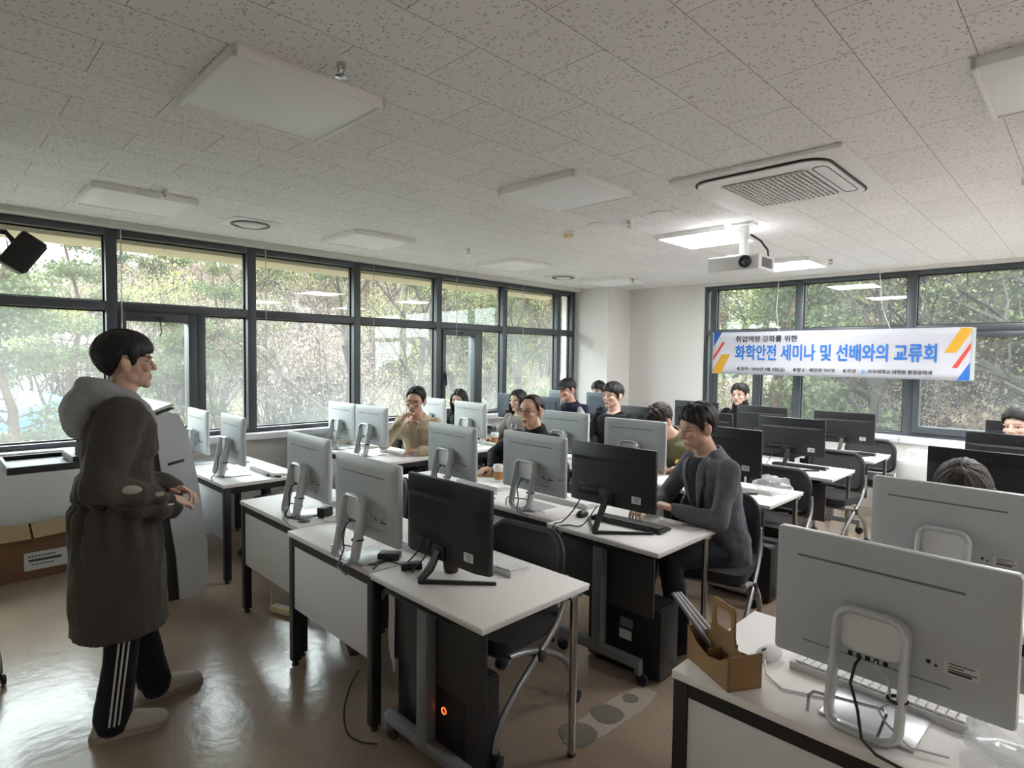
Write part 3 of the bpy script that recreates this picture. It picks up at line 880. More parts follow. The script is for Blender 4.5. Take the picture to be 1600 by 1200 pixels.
def black_monitor(w=0.54, h=0.32, up_=0.13):
    """black monitor on a slanted post and wide V foot; back faces -y"""
    r = empty('monitor', cat='monitor')
    zc = up_ + h / 2
    k0 = MB()
    k0.box((0, 0.0, zc), (w, 0.022, h), 0.006)
    k0.build('panel', MT['mon_black'], r)
    lo = MB()
    zt = zc + h / 2 - 0.075; zb = zc - h / 2 + 0.002
    lo.add([(-w/2+.004, -.010, zt), (w/2-.004, -.010, zt), (w/2-.004, -.010, zb), (-w/2+.004, -.010, zb),
            (-w/2+.05, -.036, zt-.012), (w/2-.05, -.036, zt-.012), (w/2-.06, -.036, zb+.004), (-w/2+.06, -.036, zb+.004)],
           [(0, 1, 5, 4), (1, 2, 6, 5), (2, 3, 7, 6), (3, 0, 4, 7), (4, 5, 6, 7), (0, 3, 2, 1)])
    lo.build('rear_housing', MT['mon_black2'], r)
    MB().box((0, 0.0118, zc + 0.006), (w - 0.014, 0.002, h - 0.03)).build('screen', MT['screen'], r)
    pk = MB().box((-0.12, -0.0365, zb + 0.075), (0.15, 0.003, 0.06), 0.001).box((0.0, -0.037, zb + 0.05), (0.12, 0.004, 0.075), 0.001)
    pk.build('port_recess', MT['cable_black'], r)
    pt = MB()
    pt.box((-0.12, -0.039, zb + 0.072), (0.112, 0.004, 0.012), 0.001)
    pt.build('ports', MT['dark_grommet'], r)
    sk = MB().box((0.175, -0.0372, zb + 0.06), (0.055, 0.002, 0.036), 0.001)
    st = sk.build('label_sticker', MT['sticker'], r)
    ik = MB()
    for q in range(3): ik.box((0.178, -0.0386, zb + 0.07 - 0.009 * q), (0.04 - 0.008 * q, 0.001, 0.0025))
    ik.build('printed_text', MT['ink'], st)
    hub = MB().box((0.0, -0.045, zb + 0.045), (0.07, 0.02, 0.06), 0.006)
    hub.build('hub', MT['mon_black'], r)
    po = MB().tube([(0.0, -0.05, zb + 0.05), (-0.006, -0.085, zb - 0.02), (-0.02, -0.13, 0.012)], [0.024, 0.023, 0.021], 4, flat=0.42, up=(1, 0, 0))
    po.build('post', MT['mon_black'], r, 30)
    for sgn in (1, -1):
        a = Vector((-0.02, -0.13, 0.009)); b = Vector((sgn * 0.21, 0.085, 0.006))
        MB().tube([a, a.lerp(b, 0.5), b], [0.014, 0.012, 0.010], 4, flat=0.62, up=(0, 0, 1)).build('foot_bar', MT['mon_black'], r, 30)
    return r

def grey_monitor(w=0.50, h=0.31):
    """flat-backed monitor on a round column"""
    r = empty('monitor', cat='monitor')
    zc = 0.16 + h / 2
    MB().box((0, 0, zc), (w, 0.02, h), 0.006).build('panel', MT['mon_grey'], r)
    MB().prism([(-w/2+.03, zc-h/2+.03), (w/2-.03, zc-h/2+.03), (w/2-.06, zc+h/2-.05), (-w/2+.06, zc+h/2-.05)], -0.03, -0.009, 'y').build('rear_housing', MT['mon_grey'], r)
    MB().box((0, 0.0108, zc), (w - 0.02, 0.002, h - 0.03)).build('screen', MT['screen'], r)
    MB().lathe([(0.03, 0.012), (0.028, 0.2), (0.026, 0.27)], 16, (0, -0.075, 0)).box((0, -0.05, 0.255), (0.07, 0.05, 0.08), 0.01).build('column', MT['mon_black'], r)
    MB().lathe([(0.115, 0.0), (0.115, 0.008), (0.05, 0.016), (0.001, 0.017)], 28, (0, -0.05, 0)).build('base', MT['mon_black'], r)
    MB().box((0.14, -0.0305, zc - 0.02), (0.055, 0.002, 0.035)).build('label_sticker', MT['sticker'], r)
    return r

def keyboard(white=True):
    r = empty('keyboard', cat='keyboard')
    MB().prism([(-0.065, 0.0), (0.065, 0.0), (0.065, 0.012), (-0.065, 0.022)], -0.22, 0.22, 'x').build('body', MT['kb_white' if white else 'mon_black'], r)
    k = MB()
    for j in range(5):
        for i in range(19):
            if j == 4 and 3 < i < 9:
                if i == 6: k.box((-0.198 + i * 0.022, 0.048, 0.0165), (0.10, 0.015, 0.006), 0.001)
                continue
            y = -0.046 + 0.0235 * j
            k.box((-0.198 + i * 0.022, y, 0.0255 - 0.0098 * (j / 4.0)), (0.0185, 0.019, 0.006), 0.0015, seg=1)
    o = k.build('keys', MT['keys_white' if white else 'keys_black'], r)
    return r

def mouse(white=True):
    r = empty('mouse', cat='mouse')
    b = MB(); b.ell((0, 0, 0.012), (0.031, 0.055, 0.024), None, 20, 12)
    b.v = [(x, y, max(z, 0.0)) for x, y, z in b.v]
    b.build('shell', MT['kb_white' if white else 'mon_black'], r, 60)
    MB().box((0, -0.028, 0.034), (0.006, 0.02, 0.008), 0.002).build('wheel', MT['dark_grommet'], r)
    return r

def nest_chair():
    """nesting chair on crossed grey tube legs; sitter faces -y, backrest at +y"""
    r = empty('office_chair', cat='chair')
    s = MB().prism([(p[0], p[1]) for p in rrect(0.235, 0.23, 0.07, 6)], 0.425, 0.475, 'z')
    s.build('seat', MT['seat_dark'], r, 50)
    MB().prism([(p[0] * 0.96, p[1] * 0.96) for p in rrect(0.235, 0.23, 0.07, 6)], 0.41, 0.426, 'z').build('seat_shell', MT['chair_plastic'], r, 50)
    # curved back
    outl = rrect(0.225, 0.155, 0.09, 7)
    def bk(x, z, off=0.0):
        zz = z + 0.655
        return (x, 0.215 + 0.16 * (zz - 0.5) * 0.6 - 0.9 * x * x + off, zz + 0.02 * math.cos(x / 0.225 * PI / 2))
    fr = MB().tube([bk(x, z) for x, z in outl], 0.02, 8, closed=True, flat=0.7)
    fr.build('back_frame', MT['chair_plastic'], r, 60)
    m_ = MB(); vs = []; fs = []; nx, nz = 14, 10
    for s_ in (-1, 1):
        for j in range(nz + 1):
            for i in range(nx + 1):
                u = -1 + 2 * i / nx; v = -1 + 2 * j / nz
                x = 0.215 * u * math.sqrt(1 - 0.28 * v * v); z = 0.147 * v * math.sqrt(1 - 0.28 * u * u)
                vs.append(bk(x, z, 0.004 * s_))
    b = (nx + 1) * (nz + 1)
    for q in (0, b):
        for j in range(nz):
            for i in range(nx):
                a = q + j * (nx + 1) + i
                fs.append((a, a + 1, a + nx + 2, a + nx + 1))
    m_.add(vs, fs).build('backrest', MT['mesh_dark'], r, 60)
    def bez(P, n=14):
        P = [Vector(p) for p in P]; o = []
        for k in range(n + 1):
            t = k / n; q = P[:]
            while len(q) > 1: q = [q[i].lerp(q[i + 1], t) for i in range(len(q) - 1)]
            o.append(q[0])
        return o
    for sg in (-1, 1):
        x = 0.245 * sg
        f_ = bez([(x, -0.30, 0.07), (x, -0.30, 0.22), (x, -0.12, 0.30), (x, 0.02, 0.36), (x, 0.17, 0.44), (x * 0.98, 0.235, 0.50), (x * .95, 0.215, 0.64)])
        MB().tube(f_, 0.0135, 8, flat=1.25).build('front_leg', MT['chair_silver'], r, 60)
        b_ = bez([(x * 0.94, -0.20, 0.415), (x * 0.94, -0.05, 0.40), (x * 0.94, 0.16, 0.32), (x * .94, 0.30, 0.22), (x * .94, 0.30, 0.07)])
        MB().tube(b_, 0.0135, 8, flat=1.25).build('rear_leg', MT['chair_silver'], r, 60)
        MB().lathe([(0.02, -0.022), (0.026, -0.018), (0.026, 0.018), (0.02, 0.022)], 14, (x, 0.0, 0.35), 'x').build('pivot_knob', MT['chair_plastic'], r)
        for (yy, xx) in ((-0.30, x), (0.30, x * .94)):
            c = MB()
            for d_ in (-0.016, 0.016):
                c.lathe([(0.022, -0.009), (0.028, -0.006), (0.028, 0.006), (0.022, 0.009)], 16, (xx + d_, yy + 0.012, 0.028), 'x')
            c.box((xx, yy + 0.008, 0.052), (0.02, 0.04, 0.035), 0.008)
            c.build('caster', MT['chair_plastic'], r)
    c = MB().tube([(-0.24, -0.2, 0.40), (0.24, -0.2, 0.40)], 0.011, 8)
    c.build('seat_rail', MT['chair_silver'], r)
    MB().tube([(-0.24, 0.12, 0.40), (0.24, 0.12, 0.40)], 0.011, 8).build('seat_rail', MT['chair_silver'], r)
    return r

def pc_tower(ring=False):
    r = empty('computer_tower', cat='computer tower')
    MB().box((0, 0, 0.20), (0.18, 0.44, 0.37), 0.006).build('case', MT['pc_black'], r)
    MB().box((0, -0.224, 0.20), (0.175, 0.014, 0.36), 0.005).build('front_bezel', MT['mon_black'], r)
    f = MB()
    for x in (-0.07, 0.07):
        for y in (-0.16, 0.16): f.lathe([(0.014, 0), (0.014, 0.012)], 10, (x, y, 0))
    f.build('feet', MT['cable_black'], r)
    return r

def take_cup(h=0.115, sleeve='cup_sleeve', lid='cup_white', body='cup_white'):
    r = empty('paper_cup', cat='cup')
    k = h / 0.115
    MB().lathe([(0.028, 0.0), (0.030, 0.002), (0.041, h - 0.012), (0.0415, h - 0.010)], 24).build('cup_body', MT[body], r)
    MB().lathe([(0.0323, 0.018 * k), (0.0330, 0.018 * k), (0.0402, 0.078 * k), (0.0394, 0.078 * k)], 24, closed=True).build('sleeve', MT[sleeve], r)
    MB().lathe([(0.044, h - 0.014), (0.0455, h - 0.010), (0.043, h), (0.041, h + 0.002), (0.039, h + 0.012), (0.034, h + 0.013), (0.033, h + 0.006), (0.001, h + 0.006)], 24).build('lid', MT[lid], r)
    return r

ROWY = dict(a=[1.42, 2.58, 3.84, 5.07, 6.28], b=[1.352, 2.545, 3.83, 5.065, 6.275], c=[1.337, 2.475, 3.82, 5.06, 6.27])
ORD = ['front row', 'second row', 'third row', 'fourth row', 'last row']
def furniture():
    u = set()
    dA = fixed_desk(0.825)
    # ---- middle block
    for i in range(5):
        for col, x in (('a', -3.845), ('b', -3.008)):
            nm = {'a': 'left', 'b': 'centre'}[col]
            place(dA, u, (x, ROWY[col][i], 0), 0, 'white %s desk with black frame in the middle block, %s' % ({'a': 'outer', 'b': 'centre'}[col], ORD[i]), 'white desks with black legs')
    fT = fold_table()
    for i in range(5):
        place(fT, u, (-2.178, ROWY['c'][i], 0), 0, 'white flip-top table with grey caster foot at the aisle end of the %s' % ORD[i], 'flip-top tables along the aisle')
    # ---- block beside the windows
    dL = fixed_desk(0.66)
    for i, y in enumerate((1.50, 2.80, 3.86, 5.07, 6.28)):
        place(dL, u, (-5.02, y, 0), 0, 'white desk with black frame by the window wall, %s, nearer the aisle' % ORD[i], 'white desks with black legs')
        place(dL, u, (-5.68, y, 0), 0, 'white desk with black frame by the window wall, %s, right under the ledge' % ORD[i], 'white desks with black legs')
    # ---- right block
    for i, y in enumerate((1.575, 2.63, 3.84, 4.92, 6.10)):
        place(dA, u, (-0.878, y, 0), 0, 'white desk with black frame at the aisle end of the right block, %s' % ORD[i], 'white desks with black legs')
        place(dA, u, (-0.045, y, 0), 0, 'white desk with black frame at the right picture edge, %s' % ORD[i], 'white desks with black legs')

    # ---- white all-in-one computers (x of panel centre, y, turn, label)
    A = white_aio()
    g = 'white all-in-one computers'
    for (x, y, rz, lb) in (
        (-0.37, 1.74, -2.0, 'white all-in-one computer seen from behind beside the kraft cup carrier, nearest the camera'),
        (-0.385, 2.80, -2.0, 'white all-in-one computer at right hiding the dark-haired head'),
        (-2.365, 1.44, 0, 'white all-in-one computer in the front row beside the big black monitor'),
        (-3.27, 1.60, -1, 'white all-in-one computer alone on the outer front-row desk'),
        (-3.17, 2.60, -2.5, 'white all-in-one computer left of the coffee cup in the second row'),
        (-2.47, 2.68, -2, 'white all-in-one computer right of the coffee cup in the second row'),
        (-3.33, 4.00, 1, 'white all-in-one computer with stickers, behind the man in the black turtleneck'),
        (-2.55, 3.92, 3, 'white all-in-one computer in front of the person bending in an olive jacket'),
        (-4.70, 1.69, -3, 'white all-in-one computer by the windows in the front row, nearer the aisle'),
        (-5.40, 1.66, -2, 'white all-in-one computer by the windows in the front row, behind the silver lectern'),
        (-5.36, 2.98, -1, 'white all-in-one computer in the second window row, farther from the bespectacled man in beige'),
        (-4.82, 2.98, 0, 'white all-in-one computer in the second window row, nearer the bespectacled man in beige'),
        (-5.38, 4.10, 0, 'white all-in-one computer partly behind the beige jacket of the man leaning on his hand'),
        (-4.64, 4.05, -4, 'white all-in-one computer hiding the face of the woman in black'),
    ):
        place(A, u, (x, y, TZ), R(rz), lb, g)
    # ---- black monitors with V foot
    B = black_monitor()
    B1 = black_monitor(0.54, 0.34, 0.072)
    g = 'black monitors'
    for (x, y, z, rz, lb) in (
                (-1.85, 2.635, 1.03, 1.4, 'black monitor in the second row in front of the man in the grey suit'),
        (-1.86, 4.00, 1.02, -2, 'black monitor right behind the man in the grey suit'),
        (-1.855, 5.25, 0.99, 3, 'black monitor at the aisle end of the fourth row with a white sticker'),
        (-1.78, 6.45, 0.96, 4, 'black monitor at the aisle end of the last row under the banner'),
        (-0.40, 3.99, 1.03, -2, 'black monitor right behind the dark-haired head at the right'),
        (-0.37, 5.07, 1.03, -2, 'black monitor in front of the young man at the right edge'),
        (-0.39, 6.25, 1.03, -2, 'black monitor behind the young man at the right edge'),
        (-2.595, 6.46, 0.965, 1, 'tall black monitor with a small emblem before the person in the high collar'),
        (-3.36, 6.46, 0.98, 2, 'black monitor left of the person in the high collar'),
        (-2.64, 5.26, 0.97, 0, 'black monitor in the fourth row half hidden by the tall emblem monitor'),
        (-3.32, 5.26, 0.97, 1, 'black monitor between the young man in black and the bending person'),
    ):
        o = place(B, u, (x, y, TZ), R(rz), lb, g)
        o.scale = (1, 1, z)
    place(B1, u, (-1.92, 1.555, TZ), R(.5), 'large black monitor in the front row, nearest the aisle', g)
    G = grey_monitor()
    for (x, y, rz, lb) in (
        (-5.26, 5.28, -3, 'dark monitor on a round column behind the white computers by the window'),
        (-5.42, 6.46, 0, 'grey monitor in the last window row left of the man in the cap'),
        (-4.68, 5.25, 0, 'dark grey monitor before the raised hand of the man in the cap'),
        (-4.73, 6.46, 0, 'grey blue monitor hiding the person right of the man in the cap'),
    ):
        o = place(G, u, (x, y, TZ), R(rz), lb, 'flat grey monitors by the window')
    # small emblem on two of the black backs
    for x, y, rz, par in ((-2.45, 6.10, 1, 'tall black monitor with a small emblem before the person in the high collar'), (-0.37, 5.07, -2, 'black monitor in front of the young man at the right edge'), (-0.40, 3.99, -2, 'black monitor right behind the dark-haired head at the right')):
        p = [o for o in COL.objects if o.get('label') == par][0]
        t = text_mesh('emblem', 'LG', 0.035, MT['dark_grommet'], 0.0008, 'CENTER', p)
        t.location = (0.0, -0.0125, 0.125 + 0.27); t.rotation_euler = (R(90), 0, 0)

    # ---- keyboards and mice
    K = keyboard(True)
    g = 'white keyboards'
    for (x, y, rz, lb) in ((-0.41, 1.90, -2, 'white keyboard under the nearest white computer'),
                           (-1.95, 1.79, 4, 'white keyboard beside the big black monitor in the front row'),
                           (-2.36, 1.70, 0, 'white keyboard behind the front-row white computer'),
                           (-3.25, 1.85, 2, 'white keyboard behind the outer front-row white computer'),
                           (-3.13, 2.86, 0, 'white keyboard left of the phone and envelope'),
                           (-2.42, 2.94, 0, 'white keyboard right of the coffee cup'),
                           (-4.62, 1.93, 0, 'white keyboard at the front window desk nearer the aisle'),
                           (-5.36, 1.92, 0, 'white keyboard at the front window desk by the ledge'),
                           (-4.74, 3.21, -6, 'white keyboard before the man in the beige jacket'),
                           (-5.36, 3.22, 0, 'white keyboard at the second window desk by the ledge'),
                           (-4.62, 4.27, 0, 'white keyboard by the cup at the third window desk'),
                           (-3.30, 4.23, 0, 'white keyboard under the hands of the young man in black'),
                           (-1.78, 4.17, 0, 'white keyboard beside the plastic bag')):
        place(K, u, (x, y, TZ), R(rz), lb, g)
    KB = keyboard(False)
    for (x, y, rz, lb) in ((-1.84, 2.80, 3, 'black keyboard of the man in the grey suit'), (-1.84, 5.46, 3, 'black keyboard at the aisle end of the fourth row'),
                           (-1.76, 6.66, 4, 'black keyboard at the aisle end of the last row')):
        place(KB, u, (x, y, TZ), R(rz), lb, 'black keyboards')
    Mw = mouse(True)
    place(Mw, u, (-0.70, 1.86, TZ), R(-10), 'white mouse beside the kraft cup carrier', 'mice')
    Mb = mouse(False)
    place(Mb, u, (-2.13, 2.74, TZ), R(10), 'black mouse left of the suited man\'s monitor', 'mice')
    tag(MB().tube([(-0.69, 1.80, .738), (-0.66, 1.74, .726), (-0.60, 1.70, .724), (-0.50, 1.74, .724), (-.42, 1.80, .724)], 0.0028, 6).build('mouse_cable', MT['cable_white']), 'white cable of the mouse beside the cup carrier', 'cable')

    # ---- chairs
    C = nest_chair()
    g = 'nesting chairs with grey tube legs'
    for (x, y, rz, lb) in ((-1.93, 1.86, 6, 'empty nesting chair with grey legs behind the big black front-row monitor'),
                           (-1.60, 3.30, 12, 'nesting chair carrying the man in the grey suit'),
                           (-1.72, 4.45, 0, 'empty nesting chair behind the table with the plastic bag'),
                           (-1.70, 5.72, -6, 'empty nesting chair behind the fourth-row aisle table'),
                           (-1.70, 6.92, 0, 'empty nesting chair behind the last-row aisle table'),
                           (-2.62, 1.98, 0, 'nesting chair behind the centre front-row desk'),
                           (-3.40, 2.05, 0, 'nesting chair behind the outer front-row desk'),
                           (-4.72, 2.16, 10, 'nesting chair at the front desk by the window'),
                           (-4.75, 3.56, 0, 'nesting chair carrying the man in the beige jacket'),
                           (-5.28, 4.62, 0, 'nesting chair carrying the woman in black'),
                           (-4.54, 4.74, 0, 'nesting chair carrying the woman in the grey hoodie'),
                           (-3.25, 3.50, 0, 'nesting chair carrying the man in the black turtleneck'),
                           (-4.48, 5.68, 0, 'nesting chair carrying the man in the cap'),
                           (-5.02, 6.92, 0, 'nesting chair carrying the person behind the grey blue monitor'),
                           (-3.45, 4.98, 0, 'nesting chair carrying the young man in the black jacket'),
                           (-2.54, 4.68, 0, 'nesting chair carrying the person in the olive jacket'),
                           (-3.02, 6.98, 0, 'nesting chair carrying the person in the high collar'),
                           (-0.41, 5.86, 0, 'nesting chair carrying the young man at the right edge'),
                           (-0.43, 3.46, 0, 'nesting chair carrying the dark-haired person at the right')):
        place(C, u, (x, y, 0), R(rz), lb, g)
    place(C, u, (-4.02, -0.05, 0), R(100), 'chair cut off at the left picture edge beside the presenter', g)

    # ---- towers
    P = pc_tower()
    for (x, y, rz, lb) in ((-1.885, 1.525, 90, 'black computer tower with an orange power ring under the front-row aisle table'),
                           (-1.745, 2.69, 90, 'black computer tower with two stickers under the second-row aisle table'),
                           (-1.75, 4.1, 90, 'black computer tower under the third-row aisle table')):
        place(P, u, (x, y, 0), R(rz), lb, 'black computer towers')
    towers = [o for o in COL.objects if o.get('category') == 'computer tower']
    ring = MB().lathe([(0.011, 0), (0.0145, 0), (0.0145, 0.003), (0.011, 0.003)], 24, (0, 0, 0), closed=True).build('power_ring', MT['power_ring'], towers[0])
    ring.rotation_euler = (R(90), 0, R(-90)); ring.location = (-0.0905, -0.10, 0.25)
    MB().box((-0.0912, -0.03, 0.262), (0.002, 0.08, 0.05)).build('sticker', MT['ac_grey'], towers[1]); MB().box((-0.0912, -0.025, 0.198), (0.002, 0.075, 0.05)).build('sticker', MT['sticker'], towers[1])

    # ---- lectern
    L = empty('lectern', (-4.70, 0.95, 0), 0, 'silver multimedia lectern behind the standing presenter', 'lectern')
    prof = [(0.40, 0.0), (0.25, 0.0), (0.23, 0.30), (0.13, 1.02), (0.06, 1.18), (0.09, 1.225), (0.19, 1.265), (0.255, 1.25), (0.31, 1.12), (0.37, 0.78), (0.425, 0.36), (0.425, 0.12)]
    for x in (-0.35, 0.33):
        sp = MB().prism(prof, x, x + 0.06, 'x').build('side_panel', MT['silver'], L, 40)
        if x > 0:
            MB().box((x + 0.061, 0.235, 0.93), (0.008, 0.10, 0.018), 0.004, Matrix.Rotation(R(-14), 3, 'X') @ Matrix.Rotation(R(25), 3, 'X')).build('grip', MT['lect_dark'], sp)
    MB().prism([(0.245, 0.0), (0.17, 0.0), (0.155, 0.3), (0.06, 1.02), (0.0, 1.16), (0.055, 1.175), (0.125, 1.02), (0.225, 0.30)], -0.36, 0.375, 'x').build('dark_band', MT['lect_dark'], L, 40)
    MB().prism([(0.165, 0.0), (-0.16, 0.0), (-0.16, 0.70), (-0.08, 1.00), (0.055, 1.02), (0.15, 0.3)], -0.34, 0.36, 'x').build('cabinet', MT['white_panel'], L, 40)
    MB().prism([(0.40, 0.05), (0.36, 0.05), (0.24, 1.20), (0.26, 1.22), (0.37, 0.80)], -0.29, 0.33, 'x').build('front_shell', MT['silver'], L, 40)
    MB().prism([(-0.02, 1.165), (-0.02, 1.20), (0.22, 1.295), (0.26, 1.28)], -0.42, 0.30, 'x').build('tilted_screen', MT['lect_dark'], L, 40)
    MB().prism([(0.0, 1.215), (0.0, 1.222), (0.235, 1.315), (0.255, 1.30)], -0.43, 0.31, 'x').build('screen_cover', MT['silver'], L, 40)
    T = MB().box((0.03, -0.40, 0.945), (0.52, 0.42, 0.018), 0.004)
    for d in ((0.03, -0.60, 0.96, 0.52, 0.018), (0.03, -0.20, 0.96, 0.52, 0.018)): T.box(d[:3], (d[3], d[4], 0.04), 0.005)
    for x in (-0.22, 0.28): T.box((x, -0.40, 0.96), (0.018, 0.42, 0.04), 0.005)
    T.box((0.06, -0.22, 0.985), (0.40, 0.16, 0.05), 0.01)
    T.build('keyboard_tray', MT['lect_dark'], L)

    # ---- cardboard box by the wall
    X = empty('cardboard_box', (-5.57, 0.57, 0), 0, 'brown cardboard carton with a white shipping label on the floor under the windows', 'box')
    MB().span((-0.17, -0.30, 0.0), (0.14, 0.28, 0.30), 0.004).build('carton', MT['card_brown'], X)
    rot = Matrix.Rotation(R(24), 3, 'Y')
    MB().box((0.10, -0.165, 0.345), (0.19, 0.27, 0.006), 0.0, rot).build('flap', MT['card_tape'], X)
    MB().box((0.10, 0.13, 0.35), (0.19, 0.29, 0.006), 0.0, Matrix.Rotation(R(20), 3, 'Y') @ Matrix.Rotation(R(4), 3, 'X')).build('flap', MT['card_tape'], X)
    MB().box((-0.10, 0, 0.34), (0.12, 0.56, 0.006), 0.0, Matrix.Rotation(R(-25), 3, 'Y')).build('flap', MT['card_brown'], X)
    lb = MB().box((0.1412, 0.06, 0.13), (0.002, 0.26, 0.13)).build('shipping_label', MT['sticker'], X)
    q = MB()
    q.box((0.1428, 0.05, 0.135), (0.001, 0.19, 0.018))
    for k in range(9): q.box((0.1428, -0.04 + 0.018 * k, 0.165), (0.001, 0.012, 0.012))
    for k in range(6): q.box((0.1428, -0.02 + 0.022 * k, 0.105), (0.001, 0.016, 0.008))
    q.build('printed_text', MT['ink'], lb)

    # ---- kraft cup carrier on the nearest desk, with straws
    Cc = empty('cup_carrier', (-0.765, 1.675, TZ), R(-30), 'kraft paper drinks carrier with a handle on the nearest right desk', 'drinks carrier')
    b = MB(); t_ = 0.003
    hx, hy, hh = 0.105, 0.055, 0.10
    b.span((-hx, -hy, 0), (hx, hy, t_)); b.span((-hx, -hy, 0), (-hx + t_, hy, hh)); b.span((hx - t_, -hy, 0), (hx, hy, hh))
    low = [(-hx, 0), (hx, 0), (hx, hh), (0.06, hh - 0.03), (0.0, hh - 0.045), (-0.06, hh - 0.03), (-hx, hh)]
    b.prism(low, -hy, -hy + t_, 'y'); b.prism(low, hy - t_, hy, 'y')
    b.build('carton', MT['kraft'], Cc, 30)
    d = MB()
    hdl = [(-0.10, 0.003), (0.10, 0.003), (0.10, 0.085), (0.062, 0.10), (0.055, 0.13), (0.055, 0.20), (0.045, 0.212), (-0.045, 0.212), (-0.055, 0.20), (-0.055, 0.13), (-0.062, 0.10), (-0.10, 0.085)]
    hol = [(-0.032, 0.135), (0.032, 0.135), (0.038, 0.145), (0.038, 0.178), (0.028, 0.190), (-0.028, 0.190), (-0.038, 0.178), (-0.038, 0.145)]
    bmh = bmesh.new()
    for y_ in (-0.003, 0.003):
        o_ = [bmh.verts.new((x, y_, z)) for x, z in hdl]; i_ = [bmh.verts.new((x, y_, z)) for x, z in hol]
        e_ = [bmh.edges.new((l[k], l[(k + 1) % len(l)])) for l in (o_, i_) for k in range(len(l))]
        bmesh.ops.triangle_fill(bmh, use_beauty=True, use_dissolve=False, edges=e_)
    bmh.verts.ensure_lookup_table(); nh = len(hdl) + len(hol)
    for base_, cnt in ((0, len(hdl)), (len(hdl), len(hol))):
        for k in range(cnt):
            a_, b_ = bmh.verts[base_ + k], bmh.verts[base_ + (k + 1) % cnt]; c_, d_ = bmh.verts[nh + base_ + (k + 1) % cnt], bmh.verts[nh + base_ + k]
            bmh.faces.new((a_, b_, c_, d_))
    bmesh.ops.recalc_face_normals(bmh, faces=bmh.faces[:])
    meh = bpy.data.meshes.new('handle'); bmh.to_mesh(meh); bmh.free()
    link_mesh('handle', meh, MT['kraft'], Cc, 30)
    dv = MB()
    for x_ in (-0.0015,): dv.span((x_, -hy + .004, .003), (x_ + .003, -0.004, .075)).span((x_, 0.004, .003), (x_ + .003, hy - .004, .075))
    dv.build('divider', MT['kraft_in'], Cc, 30)
    g = 'straws in the drinks carrier'
    random.seed(3)
    for k in range(6):
        o = MB().tube([(0, 0, 0), (-0.14 - 0.006 * k, -0.02 + 0.008 * k, 0.155 - 0.008 * k)], 0.0045, 8).build('drinking_straw', MT['kb_white' if k % 2 else 'ac_grey'], None, loc=(-0.80 + 0.004 * k, 1.70 + 0.006 * k, TZ + 0.03 + 0.004 * k))
        tag(o, 'thin wrapped straw sticking out of the kraft drinks carrier', 'straw', g)

    # ---- cups
    c1 = take_cup()
    p = at(773, 694, TZ); place(c1, u, (p.x, p.y, TZ), 0, 'paper coffee cup with white lid before the woman in the grey hoodie', 'paper cups')
    p = at(779, 752, TZ); place(c1, u, (p.x, p.y, TZ), 0, 'paper coffee cup with white lid between two white computers in the second row', 'paper cups')
    c2 = take_cup(0.12, 'cream', 'yellow', 'blue_band')
    p = at(1065, 746, TZ); place(c2, u, (p.x - .02, p.y + .02, TZ), 0, 'cream cup with yellow lid and blue base beside the suited man', 'paper cups')
    c3 = take_cup(0.10, 'cup_dark', 'cup_dark', 'cup_dark')
    p = at(705, 893, TZ); place(c3, u, (p.x, p.y, TZ), 0, 'dark cup behind the foot of the big front-row monitor', 'paper cups')

    # ---- phones, paper, envelope, bag, roll
    p = at(605, 707, TZ)
    o = MB().box((0, 0, 0.006), (0.08, 0.16, 0.010), 0.004).build('mobile_phone', MT['phone'], None, loc=(p.x, p.y + .02, TZ + 0.0)); o.rotation_euler = (0, 0, R(-70))
    tag(o, 'black phone lying before the man in the beige jacket', 'phone', 'phones')
    p = at(757, 742, TZ)
    o = MB().box((0, 0, 0.0035), (0.15, 0.23, 0.005), 0.001).build('envelope', MT['kraft'], None, loc=(p.x, p.y + .03, TZ)); o.rotation_euler = (0, 0, R(35))
    tag(o, 'brown envelope under the phone in the second row', 'envelope')
    p = at(748, 738, TZ)
    o = MB().box((0, 0, 0.010), (0.075, 0.15, 0.008), 0.003).build('mobile_phone', MT['phone'], None, loc=(p.x, p.y + .02, TZ)); o.rotation_euler = (0, 0, R(60))
    tag(o, 'black phone on a brown envelope under the hand of the man in the turtleneck', 'phone', 'phones')
    o = MB().box((0, 0, 0.006), (0.22, 0.30, 0.010), 0.001).build('paper_stack', MT['paper'], None, loc=(-2.62, 4.25, TZ)); o.rotation_euler = (0, 0, R(12))
    tag(o, 'white sheets of paper on the third-row desk by the yellow-lidded cup', 'paper')
    o = MB().box((0, 0, 0.006), (0.21, 0.30, 0.008), 0.001).build('paper_stack', MT['paper'], None, loc=(-1.98, 4.12, TZ)); o.rotation_euler = (0, 0, R(-8))
    tag(o, 'white sheets of paper behind the suited man', 'paper')
    p = at(384, 733, TZ)
    o = MB().tube([(0, 0, 0.008), (0.12, 0.05, 0.008)], 0.008, 8).build('marker_pen', MT['cable_black'], None, loc=(-4.48, 1.86, TZ))
    tag(o, 'dark pen lying on the front window desk', 'pen')
    bag = MB(); random.seed(8)
    bag.ell((0, 0, 0.05), (0.13, 0.10, 0.06), None, 28, 16)
    bag.v = [tuple(Vector(v) * (1 + 0.35 * noise.noise(Vector(v) * 22)) if v[2] > 0.01 else v) for v in bag.v]
    bag.v = [(x, y, max(z, 0.003)) for x, y, z in bag.v]
    p = at(1213, 757, TZ)
    o = bag.build('plastic_bag', CLEAR_BAG, None, 20, loc=(-1.60, 4.22, TZ)); tag(o, 'crumpled clear plastic bag on the third-row aisle table', 'plastic bag')
    bg2 = MB(); bg2.ell((0, 0, 0.03), (0.11, 0.10, 0.045), None, 28, 16)
